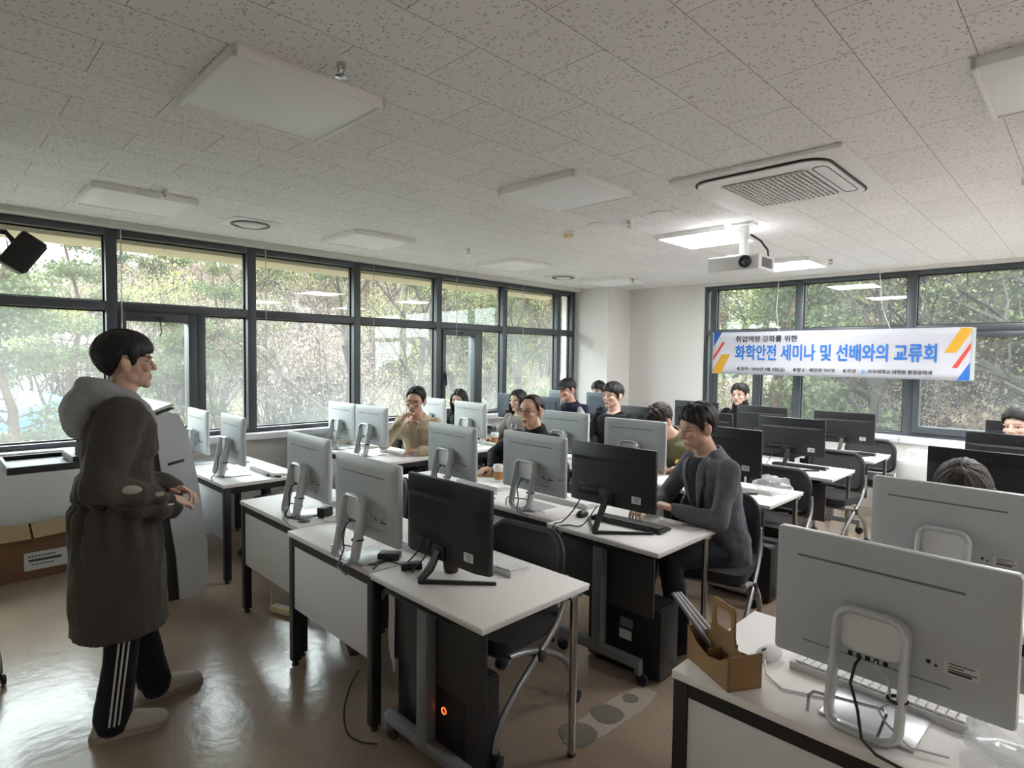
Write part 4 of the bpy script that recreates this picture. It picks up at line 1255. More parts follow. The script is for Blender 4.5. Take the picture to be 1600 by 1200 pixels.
    bg2.v = [tuple(Vector(v) * (1 + 0.4 * noise.noise(Vector(v) * 19 + Vector((3, 1, 2)))) if v[2] > 0.01 else v) for v in bg2.v]
    bg2.v = [(x, y, max(z, 0.003)) for x, y, z in bg2.v]
    o = bg2.build('plastic_bag', CLEAR_BAG, None, 20, loc=(-0.10, 1.80, TZ)); tag(o, 'clear plastic wrapping at the bottom right on the nearest desk', 'plastic bag')
    cab = empty('cabinet', (-1.02, 7.30, 0), 0, 'low pale grey cabinet under the banner window ledge', 'cabinet')
    MB().span((-0.45, -0.15, 0.02), (0.40, 0.22, 0.63), 0.004).build('body', MT['white_panel'], cab)
    for k in (-1, 1): MB().span((-0.025 + k * 0.212 - 0.205, -0.165, 0.05), (-0.025 + k * 0.212 + 0.205, -0.15, 0.61), 0.003).build('door', MT['white_panel'], cab)
    rl = MB().lathe([(0.03, 0.0), (0.10, 0.0), (0.103, 0.01), (0.103, 0.10), (0.10, 0.11), (0.03, 0.11)], 32, closed=True)
    o = rl.build('paper_roll', MT['cup_white'], None, loc=(-1.30, 7.30, 0.63)); tag(o, 'white paper roll standing on the low cabinet', 'paper roll')

    # ---- cables, adapters, grommets
    for (px, py, lb) in ((475, 815, 'dark cable grommet in the outer front-row desk'), (585, 880, 'dark cable grommet in the centre front-row desk beside the black monitor')):
        p = at(px, py, TZ)
        o = MB().lathe([(0.032, 0.001), (0.034, 0.004), (0.028, 0.007), (0.001, 0.007)], 24).build('cable_grommet', MT['dark_grommet'], None, loc=(p.x, p.y, TZ))
        tag(o, lb, 'cable grommet', 'cable grommets')
    o = MB().box((0, 0, 0.03), (0.055, 0.075, 0.055), 0.005).build('power_adapter', MT['cable_black'], None, loc=(-3.13, 1.63, TZ)); o.rotation_euler = (0, 0, R(20))
    tag(o, 'black plug adapter on the outer front-row desk beside the white computer', 'adapter', 'black adapters')
    o = MB().box((0, 0, 0.018), (0.06, 0.10, 0.032), 0.006).build('power_adapter', MT['cable_black'], None, loc=(-2.27, 1.50, TZ)); o.rotation_euler = (0, 0, R(-50))
    tag(o, 'black power brick left of the big black monitor', 'adapter', 'black adapters')
    o = MB().box((0, 0, 0.015), (0.05, 0.09, 0.028), 0.006).build('power_adapter', MT['cable_black'], None, loc=(-2.10, 1.50, TZ)); o.rotation_euler = (0, 0, R(-30))
    tag(o, 'black plug beside the foot of the big black monitor', 'adapter', 'black adapters')
    def cable(pts, lb, m='cable_black', r_=0.0035, n=22):
        P = [Vector(p) for p in pts]; q = []
        for i in range(len(P) - 1):
            p0 = P[max(i - 1, 0)]; p1 = P[i]; p2 = P[i + 1]; p3 = P[min(i + 2, len(P) - 1)]
            for k in range(6):
                t = k / 6
                q.append(0.5 * ((2 * p1) + (p2 - p0) * t + (2 * p0 - 5 * p1 + 4 * p2 - p3) * t * t + (3 * p1 - p0 - 3 * p2 + p3) * t ** 3))
        q.append(P[-1])
        c = q[0].copy()
        o = MB().tube([v - c for v in q], r_, 6).build('cable', MT[m], None, 60, loc=c)
        return tag(o, lb, 'cable', 'loose cables')
    z = TZ + 0.005
    cable([(-3.116, 1.50, z + .004), (-3.16, 1.49, z), (-3.25, 1.46, z), (-3.31, 1.47, z + .02)], 'black cable from the outer desk grommet to its white computer')
    cable([(-3.10, 1.62, z), (-3.05, 1.58, z), (-3.0, 1.60, z), (-2.98, 1.66, z), (-3.04, 1.70, z), (-3.09, 1.66, z)], 'white cable coiled beside the plug adapter', 'cable_white')
    cable([(-2.2, 1.32 + .05, z), (-2.25, 1.44, z), (-2.22, 1.47, z + .005), (-2.14, 1.49, z + .01), (-2.05, 1.50, z + .09), (-2.02, 1.515, z + .16)], 'black cable from the power brick up to the big black monitor')
    cable([(-2.08, 1.50, z + .01), (-2.04, 1.46, z + .01), (-1.99, 1.49, z + .08), (-1.98, 1.515, z + .15)], 'black cable from the plug up to the big black monitor')
    cable([(-2.03, 2.60, z + .15), (-2.06, 2.56, z + .07), (-2.10, 2.52, z + .01), (-2.12, 2.468, z - .01), (-2.12, 2.46, .55), (-2.10, 2.46, .35)], 'black cable hanging over the front edge of the second-row aisle table')
    cable([(-1.92, 2.60, z + .12), (-1.98, 2.55, z + .01), (-2.06, 2.52, z), (-2.10, 2.468, z - .02), (-2.10, 2.465, .60)], 'thin black cable beside the suited man\'s monitor foot')
    cable([(-2.76, 2.63, z + .005), (-2.86, 2.62, z), (-2.95, 2.66, z), (-2.98, 2.72, z), (-2.86, 2.74, z)], 'black cable between the two second-row white computers')
    cable([(-1.98, 5.22, z + .14), (-2.02, 5.13, z + .02), (-2.05, 5.068, z), (-2.07, 5.05, z - .03), (-2.07, 5.05, .6)], 'black cable down the front of the fourth-row aisle table')
    for k, (a, b_) in enumerate(((0.0, 0.0), (0.012, -0.02), (0.022, -0.05), (-0.010, 0.03))):
        cable([(-2.14 + a, 1.42, 0.66), (-2.12 + a, 1.41, 0.55), (-2.11 + a, 1.40, 0.42 + b_), (-2.13 + a, 1.42, 0.34 + b_), (-2.15 + a, 1.44, 0.40)], 'grey cable bundled behind the aisle leg of the centre front-row desk', 'cable_white', 0.005)
    cable([(-2.20, 1.30, .30), (-2.24, 1.28, .22), (-2.27, 1.27, .10), (-2.24, 1.27, .02), (-2.16, 1.29, .01), (-2.10, 1.33, .012)], 'black cable looping to the floor by the front-row desk leg', 'cable_black', .004)
    o = MB().box((0, 0, 0), (0.07, 0.05, 0.19), 0.008, Matrix.Rotation(R(-22), 3, 'Y') @ Matrix.Rotation(R(10), 3, 'X')).build('power_adapter', MT['cable_black'], None, loc=(-2.62, 1.50, 0.24))
    tag(o, 'black power brick hanging under the centre front-row desk', 'adapter', 'black adapters')
    cable([(-2.62, 1.50, 0.33), (-2.66, 1.49, 0.45), (-2.66, 1.47, 0.62)], 'black lead holding the power brick under the centre front-row desk')
    o = MB().box((0, 0, 0), (0.06, 0.05, 0.18), 0.008, Matrix.Rotation(R(5), 3, 'Y')).build('power_adapter', MT['cable_black'], None, loc=(-3.38, 1.62, 0.25))
    tag(o, 'black power brick hanging under the outer front-row desk', 'adapter', 'black adapters')
    cable([(-3.38, 1.62, 0.34), (-3.38, 1.61, 0.5), (-3.36, 1.6, 0.64)], 'black lead holding the power brick under the outer front-row desk')
    ps = empty('power_strip', (-3.60, 1.62, 0), R(20), 'cream multi-socket power strip on the floor under the outer front-row desk', 'power strip')
    MB().box((0, 0, 0.02), (0.26, 0.055, 0.04), 0.006).build('body', MT['cream'], ps)
    sk = MB()
    for k in range(4): sk.lathe([(0.018, 0.0405), (0.018, 0.042), (0.001, 0.042)], 14, (-0.09 + 0.06 * k, 0, 0))
    sk.build('sockets', MT['kb_white'], ps)
    cable([(-3.73, 1.58, 0.02), (-3.80, 1.60, 0.03), (-3.82, 1.63, 0.2), (-3.80, 1.66, 0.42), (-3.78, 1.64, 0.62)], 'white cable rising from the power strip along the desk leg', 'cable_white', .006)
    # repaired strip in the concrete
    random.seed(5)
    pa = MB()
    cen = [Vector(at(*q, 0)) for q in ((905, 1150), (940, 1122), (975, 1100), (1003, 1085))]
    n = 40; vs = []; a, b_ = cen[0], cen[-1]; ax = (b_ - a).normalized(); si = Vector((-ax.y, ax.x, 0))
    mid = (a + b_) / 2; L_ = (b_ - a).length / 2 + .07
    for k in range(n):
        t = 2 * PI * k / n
        rr_ = 1 + 0.16 * noise.noise(Vector((3 * math.cos(t), 3 * math.sin(t), 1)))
        vs.append(mid + ax * (L_ * rr_ * math.copysign(abs(math.cos(t)) ** 0.6, math.cos(t))) + si * (0.075 * rr_ * math.copysign(abs(math.sin(t)) ** 0.7, math.sin(t))))
    pa.add([(v.x, v.y, 0.0) for v in vs] + [(v.x, v.y, 0.002) for v in vs], [tuple(range(n, 2 * n))] + [(i, (i + 1) % n, n + (i + 1) % n, n + i) for i in range(n)])
    tag(pa.build('floor_patch', PATCH), 'pale rough mortar strip in the aisle floor', 'floor patch', kind='structure')
    dk = MB()
    for q, rr_ in (((903, 1148), .085), ((948, 1116), .075), ((985, 1092), .04)):
        c = at(*q, 0); m_ = []
        for k in range(22):
            t = 2 * PI * k / 22; r2 = rr_ * (1 + 0.15 * noise.noise(Vector((2 * math.cos(t) + rr_ * 40, 2 * math.sin(t), 4))))
            m_.append((c.x + r2 * math.cos(t), c.y + r2 * math.sin(t)))
        dk.prism(m_, 0.0, 0.0035, 'z')
    tag(dk.build('floor_patch', PATCH2), 'grey round cement fills in the aisle floor strip', 'floor patch', kind='structure')
PATCH = pm('mortar_patch', srgb(172, 160, 146), 0.9, var=0.25, vscale=60, bump=0.8, bscale=120)
PATCH2 = pm('cement_fill', srgb(112, 105, 96), 0.8, var=0.15, vscale=40, bump=0.4, bscale=90)
CLEAR_BAG = pm('clear_bag', srgb(225, 228, 232), 0.12)
CLEAR_BAG.node_tree.nodes['Principled BSDF'].inputs['Alpha'].default_value = 0.35

def text_mesh(name, body, size, mat, ext, align, parent):
    c = bpy.data.curves.new(name, 'FONT')
    c.body = body; c.size = size; c.extrude = ext; c.align_x = align; c.resolution_u = 3
    t = bpy.data.objects.new(name, c); COL.objects.link(t)
    dg = bpy.context.evaluated_depsgraph_get()
    me = bpy.data.meshes.new_from_object(t.evaluated_get(dg))
    bpy.data.objects.remove(t); bpy.data.curves.remove(c)
    me.materials.clear()
    o = link_mesh(name, me, mat, parent, 0)
    return o

def banner():
    m, n, p, out_ = newmat('banner_cloth')
    tr = n.nodes.new('ShaderNodeBsdfTranslucent'); tr.inputs[0].default_value = (0.75, 0.75, 0.78, 1)
    mx = n.nodes.new('ShaderNodeMixShader'); mx.inputs[0].default_value = 0.30
    p.inputs['Base Color'].default_value = (*srgb(196, 196, 203), 1); p.inputs['Roughness'].default_value = 0.7
    n.links.new(p.outputs[0], mx.inputs[1]); n.links.new(tr.outputs[0], mx.inputs[2]); n.links.new(mx.outputs[0], out_.inputs[0])
    x0, x1, z0, z1 = -3.735, -0.94, 1.468, 2.02
    Y = 7.60
    B = empty('banner', ((x0 + x1) / 2, Y, (z0 + z1) / 2), 0, 'white seminar banner with blue Korean lettering hung before the far windows', 'banner')
    w, h = x1 - x0, z1 - z0
    vs, fs = [], []; nx, nz = 60, 8
    def yy(x, z): return 0.010 * math.sin(x * 5.0) + 0.004 * math.sin(x * 13 + z * 4)
    for j in range(nz + 1):
        for i in range(nx + 1):
            x = -w / 2 + w * i / nx; z = -h / 2 + h * j / nz
            vs.append((x, yy(x, z), z))
    for j in range(nz):
        for i in range(nx):
            a = j * (nx + 1) + i; fs.append((a, a + 1, a + nx + 2, a + nx + 1))
    cl = MB().add(vs, fs).build('cloth', m, B, 180, recalc=False)
    so = cl.modifiers.new('thickness', 'SOLIDIFY'); so.thickness = 0.002; so.offset = 1
    def warp(o, dy=-0.009):
        me = o.data; ox, _, oz = o.location
        for v in me.vertices:
            v.co.y += 0
        # text lies in its own xy plane: rotate into xz and follow the waves
        for v in me.vertices:
            x, y, z = v.co
            X, Z = x + o.location.x, y + o.location.z
            v.co = (X, yy(X, Z) + dy - z, Z)
        o.location = (0, 0, 0)
    def line(txt, size, mat, x, z, sx_=1.0, bold=0.0):
        t = text_mesh('lettering', txt, size, mat, 0.001, 'LEFT', B)
        me = t.data
        xs = [v.co.x for v in me.vertices]; mn = min(xs)
        for v in me.vertices: v.co.x = (v.co.x - mn) * sx_
        t.location = (x, 0, z); warp(t)
        return t
    def fit(txt, size, mat, xa, xb, z, label=None, bold=0):
        t = text_mesh('lettering', txt, size, mat, 0.001, 'LEFT', B)
        me = t.data
        if bold:
            me2 = me.copy()
            bm = bmesh.new()
            for dx, dz in ((0, 0), (bold, 0), (-bold, 0), (0, bold * .8), (0, -bold * .8)):
                c = me.copy(); 
                for v in c.vertices: v.co.x += dx; v.co.y += dz
                bm.from_mesh(c); bpy.data.meshes.remove(c)
            bm.to_mesh(me); bm.free(); bpy.data.meshes.remove(me2)
        xs = [v.co.x for v in me.vertices]; mn, mxx = min(xs), max(xs); k = (xb - xa) / (mxx - mn)
        for v in me.vertices: v.co.x = (v.co.x - mn) * k
        t.location = (xa, 0, z); warp(t)
        if label: t['label'] = label
        return t
    # lines: fractions of the banner measured from the photograph
    X = lambda f: -w / 2 + f * w
    Z = lambda f: h / 2 - f * h
    fit('취업역량 강화를 위한', 0.088, MT['banner_ink'], X(0.113), X(0.393), Z(0.228), 'black first line of the banner', 0.0016)
    fit('화학안전 세미나 및 선배와의 교류회', 0.212, MT['banner_blue2'], X(0.112), X(0.896), Z(0.627), 'blue second line of the banner', 0.0062)
    small = 0.050
    fit('◐일자 : 2026년 4월 3일(금)', small, MT['banner_ink'], X(0.124), X(0.343), Z(0.90), 'small black date text', 0.0011)
    fit('◐장소 : 혜강관 707호', small, MT['banner_ink'], X(0.378), X(0.547), Z(0.90), 'small black place text', 0.0011)
    fit('◐주관 :', small, MT['banner_ink'], X(0.575), X(0.634), Z(0.90), 'small black host text', 0.0011)
    fit('아주대학교 대학원 환경공학과', small, MT['banner_ink'], X(0.667), X(0.885), Z(0.90), 'small black department text', 0.0011)
    em = MB().lathe([(0.026, 0), (0.026, 0.002), (0.001, 0.002)], 24, (X(0.651), -0.012, Z(0.882)), 'y').build('emblem', MT['banner_pale'], B)
    def shape(poly, mat, nm):
        bm = bmesh.new()
        f = bm.faces.new([bm.verts.new((X(a), 0, Z(b))) for a, b in poly])
        bmesh.ops.triangulate(bm, faces=[f])
        bmesh.ops.subdivide_edges(bm, edges=bm.edges[:], cuts=5, use_grid_fill=True)
        for v in bm.verts: v.co.y = yy(v.co.x, v.co.z) - 0.005
        r_ = bmesh.ops.extrude_face_region(bm, geom=bm.faces[:])
        for v in [g_ for g_ in r_['geom'] if isinstance(g_, bmesh.types.BMVert)]: v.co.y += 0.002
        me = bpy.data.meshes.new(nm); bm.to_mesh(me); bm.free()
        return link_mesh(nm, me, mat, B, 0)
    shape([(0.006, 0), (0.046, 0.0), (0.006, 0.34)], MT['banner_navy'], 'triangle')
    shape([(0.048, 0.235), (0.062, 0.235), (0.006, 0.69), (0.006, 0.58)], MT['banner_red'], 'stripe')
    shape([(0.046, 0.53), (0.088, 0.53), (0.044, 0.99), (0.006, 0.99), (0.006, 0.90)], MT['banner_yellow'], 'parallelogram')
    shape([(0.966, 0.01), (0.997, 0.01), (0.997, 0.10), (0.954, 0.475), (0.918, 0.475)], MT['banner_yellow'], 'parallelogram')
    shape([(0.997, 0.285), (0.997, 0.395), (0.960, 0.765), (0.943, 0.765)], MT['banner_red'], 'stripe')
    shape([(0.997, 0.65), (0.997, 0.995), (0.959, 0.995)], MT['banner_blue'], 'triangle')
    # clear sleeve end and hanging strings
    MB().box((w / 2 + 0.015, 0, 0), (0.03, 0.003, h * 0.98)).build('clear_edge', CLEAR, B)
    for (xa, xb, zt) in ((0.74, 0.70, 2.66), (0.31, 0.31, 2.66)):
        MB().tube([(X(xa), 0, h / 2 - 0.005), (X(xa) * .5 + X(xb) * .5 - 0.03, -0.02, h / 2 + 0.25), (X(xb), -0.05, zt - (z0 + z1) / 2)], 0.004, 6).build('hanging_string', MT['cable_white'], B)
# ================================================================== OUTSIDE
def ground_z(x, y):
    d = max(0.0, -x - 11.0); e = max(0.0, y - 11.0)
    sl = 0.125 + 0.085 * min(1.0, max(0.0, (y - 2.0) / 26.0))
    z = -2.6 + sl * d + 0.26 * e * (1 if x > -12 else max(0.0, 1 + (x + 12) / 40))
    if d > 0 and e > 0: z = max(-2.6 + sl * d + 0.12 * e, z - 0.02 * d)
    z = min(z, 11.5 + 0.01 * d)
    return z + 0.7 * noise.noise(Vector((x * 0.09, y * 0.09, 0.3))) + 0.18 * noise.noise(Vector((x * 0.5, y * 0.5, 2.1)))

def rough_mat(name, cols, scale, rough=0.95):
    m, n, p, o = newmat(name)
    t = n.nodes.new('ShaderNodeTexCoord')
    nz = n.nodes.new('ShaderNodeTexNoise'); nz.inputs['Scale'].default_value = scale; nz.inputs['Detail'].default_value = 8; nz.inputs['Roughness'].default_value = 0.7
    n.links.new(t.outputs['Object'], nz.inputs['Vector'])
    r = n.nodes.new('ShaderNodeValToRGB')
    e = r.color_ramp.elements
    while len(e) < len(cols): e.new(0.5)
    for k, c in enumerate(cols):
        e[k].position = 0.3 + 0.4 * k / (len(cols) - 1); e[k].color = (*c, 1)
    n.links.new(nz.outputs['Fac'], r.inputs[0]); n.links.new(r.outputs[0], p.inputs['Base Color'])
    p.inputs['Roughness'].default_value = rough; p.inputs['Specular IOR Level'].default_value = 0.15
    return m
def leaf_mat(name, c1, c2):
    m, n, p, o = newmat(name)
    g = n.nodes.new('ShaderNodeNewGeometry')
    r = n.nodes.new('ShaderNodeMix'); r.data_type = 'RGBA'
    r.inputs[6].default_value = (*c1, 1); r.inputs[7].default_value = (*c2, 1)
    n.links.new(g.outputs['Random Per Island'], r.inputs[0])
    n.links.new(r.outputs[2], p.inputs['Base Color'])
    p.inputs['Roughness'].default_value = 0.7; p.inputs['Specular IOR Level'].default_value = 0.2
    tr = n.nodes.new('ShaderNodeBsdfTranslucent'); n.links.new(r.outputs[2], tr.inputs[0])
    mx = n.nodes.new('ShaderNodeMixShader'); mx.inputs[0].default_value = 0.35
    n.links.new(p.outputs[0], mx.inputs[1]); n.links.new(tr.outputs[0], mx.inputs[2]); n.links.new(mx.outputs[0], o.inputs[0])
    return m
GROUND = rough_mat('leaf_litter', [(0.04, 0.031, 0.024), (0.13, 0.098, 0.076), (0.08, 0.078, 0.045), (0.21, 0.165, 0.135)], 2.2)
BARK = rough_mat('bark_grey', [(0.014, 0.012, 0.010), (0.038, 0.032, 0.028)], 9)
BARKR = rough_mat('bark_pine', [(0.03, 0.02, 0.015), (0.085, 0.052, 0.035)], 7)
NEEDLE = leaf_mat('pine_needles', (0.034, 0.050, 0.022), (0.09, 0.108, 0.046))
NEEDLE2 = leaf_mat('dark_needles', (0.022, 0.038, 0.020), (0.065, 0.09, 0.04))
FRESH = leaf_mat('spring_leaves', (0.14, 0.165, 0.05), (0.23, 0.235, 0.09))
DRY2 = leaf_mat('dry_pink_twigs', (0.13, 0.095, 0.082), (0.25, 0.195, 0.17))
DRY = leaf_mat('dry_leaves', (0.11, 0.075, 0.052), (0.21, 0.155, 0.115))

def leaves(mb, c, rx, ry, rz, n, size, rnd):
    for _ in range(n):
        while True:
            p = Vector((rnd.uniform(-1, 1), rnd.uniform(-1, 1), rnd.uniform(-1, 1)))
            if p.length < 1: break
        p = Vector((p.x * rx, p.y * ry, p.z * rz)) + Vector(c)
        a = Vector((rnd.gauss(0, 1), rnd.gauss(0, 1), rnd.gauss(0, 1))).normalized()
        b = a.orthogonal().normalized(); b = (Matrix.Rotation(rnd.uniform(0, 6.28), 3, a) @ b)
        s = size * rnd.uniform(0.6, 1.3)
        mb.add([p - b * s * .5, p + b * s * .5, p + a * s * 1.1], [(0, 1, 2)])

def branch_tree(rnd, h, r0, depth, spread, tips):
    mb = MB()
    def grow(p, d, L, r, k):
        pts = [p]; q = p.copy(); dd = d.copy()
        nseg = 5 if k == 0 else 3
        for i in range(nseg):
            dd = (dd + Vector((rnd.gauss(0, .13), rnd.gauss(0, .13), rnd.gauss(0.02, .08)))).normalized()
            q = q + dd * (L / nseg); pts.append(q.copy())
        rs = [max(0.006, r * (1 - 0.45 * i / nseg)) for i in range(nseg + 1)]
        mb.tube(pts, rs, 6 if k < 2 else (4 if k < 3 else 3), caps=False)
        tips.append(q)
        if k >= depth: return
        for j in range(rnd.choice((3, 4)) if k == 0 else rnd.choice((2, 3, 3))):
            i = rnd.randint(max(1, nseg - 3), nseg) if k == 0 else rnd.randint(1, nseg)
            a = Vector((rnd.gauss(0, 1), rnd.gauss(0, 1), rnd.uniform(0.0, 0.9))).normalized()
            nd = (dd * (1 - spread) + a * spread).normalized()
            grow(pts[i], nd, L * rnd.uniform(0.55, 0.78), rs[i] * 0.62, k + 1)
    grow(Vector((0, 0, -0.3)), Vector((rnd.uniform(-.08, .08), rnd.uniform(-.08, .08), 1)).normalized(), h * 0.45, r0, 0)
    return mb

def outside():
    rnd = random.Random(11)
    # hillside
    vs, fs = [], []; xs = [-6.8 - 1.35 * i * (1 + i * 0.012) for i in range(62)][::-1] + [-5 + 1.7 * i for i in range(20)]
    ys = [-30 + 1.7 * j for j in range(78)]
    nx = len(xs)
    for y in ys:
        for x in xs:
            z = ground_z(x, y)
            if x > -6.9 and y < 8.6: z = -3.0
            vs.append((x, y, z))
    for j in range(len(ys) - 1):
        for i in range(nx - 1):
            fs.append((j * nx + i, j * nx + i + 1, (j + 1) * nx + i + 1, (j + 1) * nx + i))
    struct('hillside', MB().add(vs, fs), GROUND, 'wooded slope with brown leaf litter outside the windows', 'hillside', 180)

    # tree kinds
    def pine(seed, h, mat):
        r_ = random.Random(seed)
        t = empty('pine_tree', cat='tree')
        tr = MB(); pts = [Vector((0.25 * math.sin(k * .9 + seed), 0.2 * math.cos(k * 1.3), -0.3 + h * k / 7)) for k in range(8)]
        tr.tube(pts, [0.17 * (1 - 0.11 * k) for k in range(8)], 7)
        fo = MB()
        for k in range(26):
            f_ = r_.uniform(0.30, 1.0); z = h * f_; L = (1.25 - f_) * h * 0.30 * r_.uniform(.7, 1.2)
            a = r_.uniform(0, 6.28); i = min(6, int(f_ * 7)); b0 = pts[i].lerp(pts[i + 1], f_ * 7 - i) if i < 7 else pts[7]
            e = b0 + Vector((math.cos(a) * L, math.sin(a) * L, r_.uniform(-.1, .35)))
            tr.tube([b0, b0.lerp(e, .5) + Vector((0, 0, .1)), e], [0.04, 0.03, 0.012], 4, caps=False)
            leaves(fo, e, .75, .75, .32, 190, 0.105, r_)
            leaves(fo, b0.lerp(e, .6), .6, .6, .28, 120, 0.105, r_)
        tr.build('trunk', BARKR, t, 60); fo.build('foliage', mat, t, 0, recalc=False)
        return t
    def bare(seed, h, r0, leaf=None, nleaf=0, lsize=.08, depth=4):
        r_ = random.Random(seed); t = empty('deciduous_tree', cat='tree'); tips = []
        b = branch_tree(r_, h, r0, depth, 0.55, tips)
        b.build('branches', BARK, t, 0, recalc=False)
        if leaf:
            f_ = MB()
            for p in tips[len(tips) // 5:]:
                leaves(f_, p, .4, .4, .35, nleaf, lsize, r_)
            f_.build('foliage', leaf, t, 0, recalc=False)
        return t
    def shrub(seed, s, mat):
        r_ = random.Random(seed); t = empty('shrub', cat='shrub')
        st = MB()
        f_ = MB()
        for k in range(16):
            e = Vector((r_.gauss(0, .5) * s, r_.gauss(0, .5) * s, r_.uniform(.3, 1.1) * s))
            st.tube([(0, 0, -.2), e * .5 + Vector((0, 0, .1)), e], [.02, .015, .006], 4, caps=False)
            leaves(f_, e, .38 * s, .38 * s, .30 * s, 190, .05 * s + .012, r_)
        st.build('stems', BARK, t, 0, recalc=False); f_.build('foliage', mat, t, 0, recalc=False)
        return t
    def thicket(seed, mat):
        r_ = random.Random(seed); t = empty('thicket_bush', cat='bush'); st = MB(); f_ = MB()
        for k in range(34):
            b0 = Vector((r_.gauss(0, .55), r_.gauss(0, .55), -.2)); e = b0 + Vector((r_.gauss(0, .7), r_.gauss(0, .7), r_.uniform(1.2, 3.4)))
            m_ = b0.lerp(e, .5) + Vector((r_.gauss(0, .15), r_.gauss(0, .15), 0))
            st.tube([b0, m_, e], [.022, .016, .006], 4, caps=False)
            for q in range(5):
                s0 = m_.lerp(e, r_.uniform(0, 1)); e2 = s0 + Vector((r_.gauss(0, .4), r_.gauss(0, .4), r_.uniform(.1, .8)))
                st.tube([s0, e2], [.010, .004], 3, caps=False); leaves(f_, e2, .35, .35, .3, 16, .06, r_)
        st.build('stems', BARK, t, 0, recalc=False); f_.build('foliage', mat, t, 0, recalc=False)
        return t
    protos = dict(
        t1=thicket(61, DRY), t2=thicket(62, DRY2), t3=thicket(63, FRESH),
        p1=pine(1, 8.5, NEEDLE), p2=pine(2, 10.5, NEEDLE2), p3=pine(5, 6.5, NEEDLE),
        b1=bare(21, 9.5, .13), b2=bare(22, 12, .17), b3=bare(27, 8.0, .10, DRY, 9, .07),
        f1=bare(31, 7.0, .09, FRESH, 34, .05), s1=shrub(41, 1.3, FRESH), s2=shrub(42, 1.1, NEEDLE), s3=shrub(43, 1.2, DRY),
        o1=bare(55, 8.5, .20, NEEDLE, 16, .05))
    used = set()
    LB = dict(
        t1='brown leafless thicket bush on the slope outside the windows', t2='pinkish brown twiggy bush on the slope outside the windows', t3='yellow-green budding bush on the slope outside the windows',
        p1='bushy green pine on the slope outside the windows', p2='tall dark pine on the slope outside the windows', p3='small green pine on the slope outside the windows',
        b1='slender bare grey tree on the slope outside the windows', b2='tall bare spreading tree on the slope outside the windows',
        b3='bare tree with a few dry brown leaves outside the windows', f1='young tree in pale yellow-green spring leaf outside the windows',
        s1='yellow-green shrub low on the slope outside', s2='dark green shrub low on the slope outside', s3='brown dry shrub low on the slope outside',
        o1='thick-trunked spreading tree with sparse green outside the windows')
    GR = dict(t='thicket bushes outside', p='pines outside', b='bare trees outside', f='spring-leaf trees outside', s='shrubs outside', o='thick-trunked trees outside')
    def put(k, x, y, sc, rz=None, dz=0.0):
        o = place(protos[k], used, (x, y, ground_z(x, y) + dz), rnd.uniform(0, 6.28) if rz is None else rz, LB[k], GR[k[0]])
        o.scale = (sc, sc, sc * rnd.uniform(.9, 1.12))
    # beyond the long left windows: near greenery, then woods climbing the hill
    for (k, x, y, s) in (
        ('p3', -16, 1.2, .80), ('p1', -20, 3.0, .70), ('p3', -17, 4.6, .66), ('f1', -18, 2.3, .72), ('s1', -13, 1.6, 1.2), ('s1', -13.5, 3.2, 1.0), ('s2', -13, 2.4, 1.1), ('s1', -14, 0.8, 1.1),
        ('p1', -21, 7.0, .62), ('f1', -22, 5.5, .8), ('b1', -16, 5.6, .7), ('s1', -14, 5.0, 1.0), ('s2', -14.5, 6.4, 1.2), ('b2', -17.5, 9.0, .9), ('s2', -14, 8.4, 1.3), ('s1', -14.5, 9.6, 1.0),
        ('b1', -15.5, 11.2, 1.0), ('s2', -14, 11.5, 1.3), ('f1', -17, 12.5, 1.0), ('b2', -16.5, 14.2, .85), ('p1', -18, 16.5, .8), ('s1', -15.5, 13.2, 1.2), ('b1', -15.5, 16.0, .9), ('p2', -17.0, 19.5, .8),
        ('f1', -14.5, 18.0, 1.1), ('p1', -13.5, 20.5, .75), ('s2', -13.5, 15.5, 1.3), ('b2', -14.0, 23, .9), ('f1', -12.5, 22.0, 1.0), ('p2', -19, 23.5, .9), ('s3', -13, 17.5, 1.3), ('s3', -13, 13.8, 1.2)):
        put(k, x, y, s)
    kinds = ['b1', 'b2', 'b3', 'b3', 'f1', 'p1', 'b1', 'b3', 'p2', 'b2', 'p1']
    n_ = 0
    while n_ < 120:
        x = rnd.uniform(-80, -20); y = rnd.uniform(-6, 85) * (-x / 70) ** .6
        if y > 44: continue
        put(rnd.choice(kinds), x, y + 2, rnd.uniform(.7, 1.15) * (.74 if y < -x * .28 else 1)); n_ += 1
    n_ = 0
    while n_ < 260:
        x = rnd.uniform(-72, -17); y = rnd.uniform(-3, 75) * (-x / 70) ** .6
        if y > 44 or (x > -21 and y < 6): continue
        put(rnd.choice(['t1', 't2', 't1', 't2', 't2', 't3']), x, y + 1.5, rnd.uniform(.8, 1.5)); n_ += 1
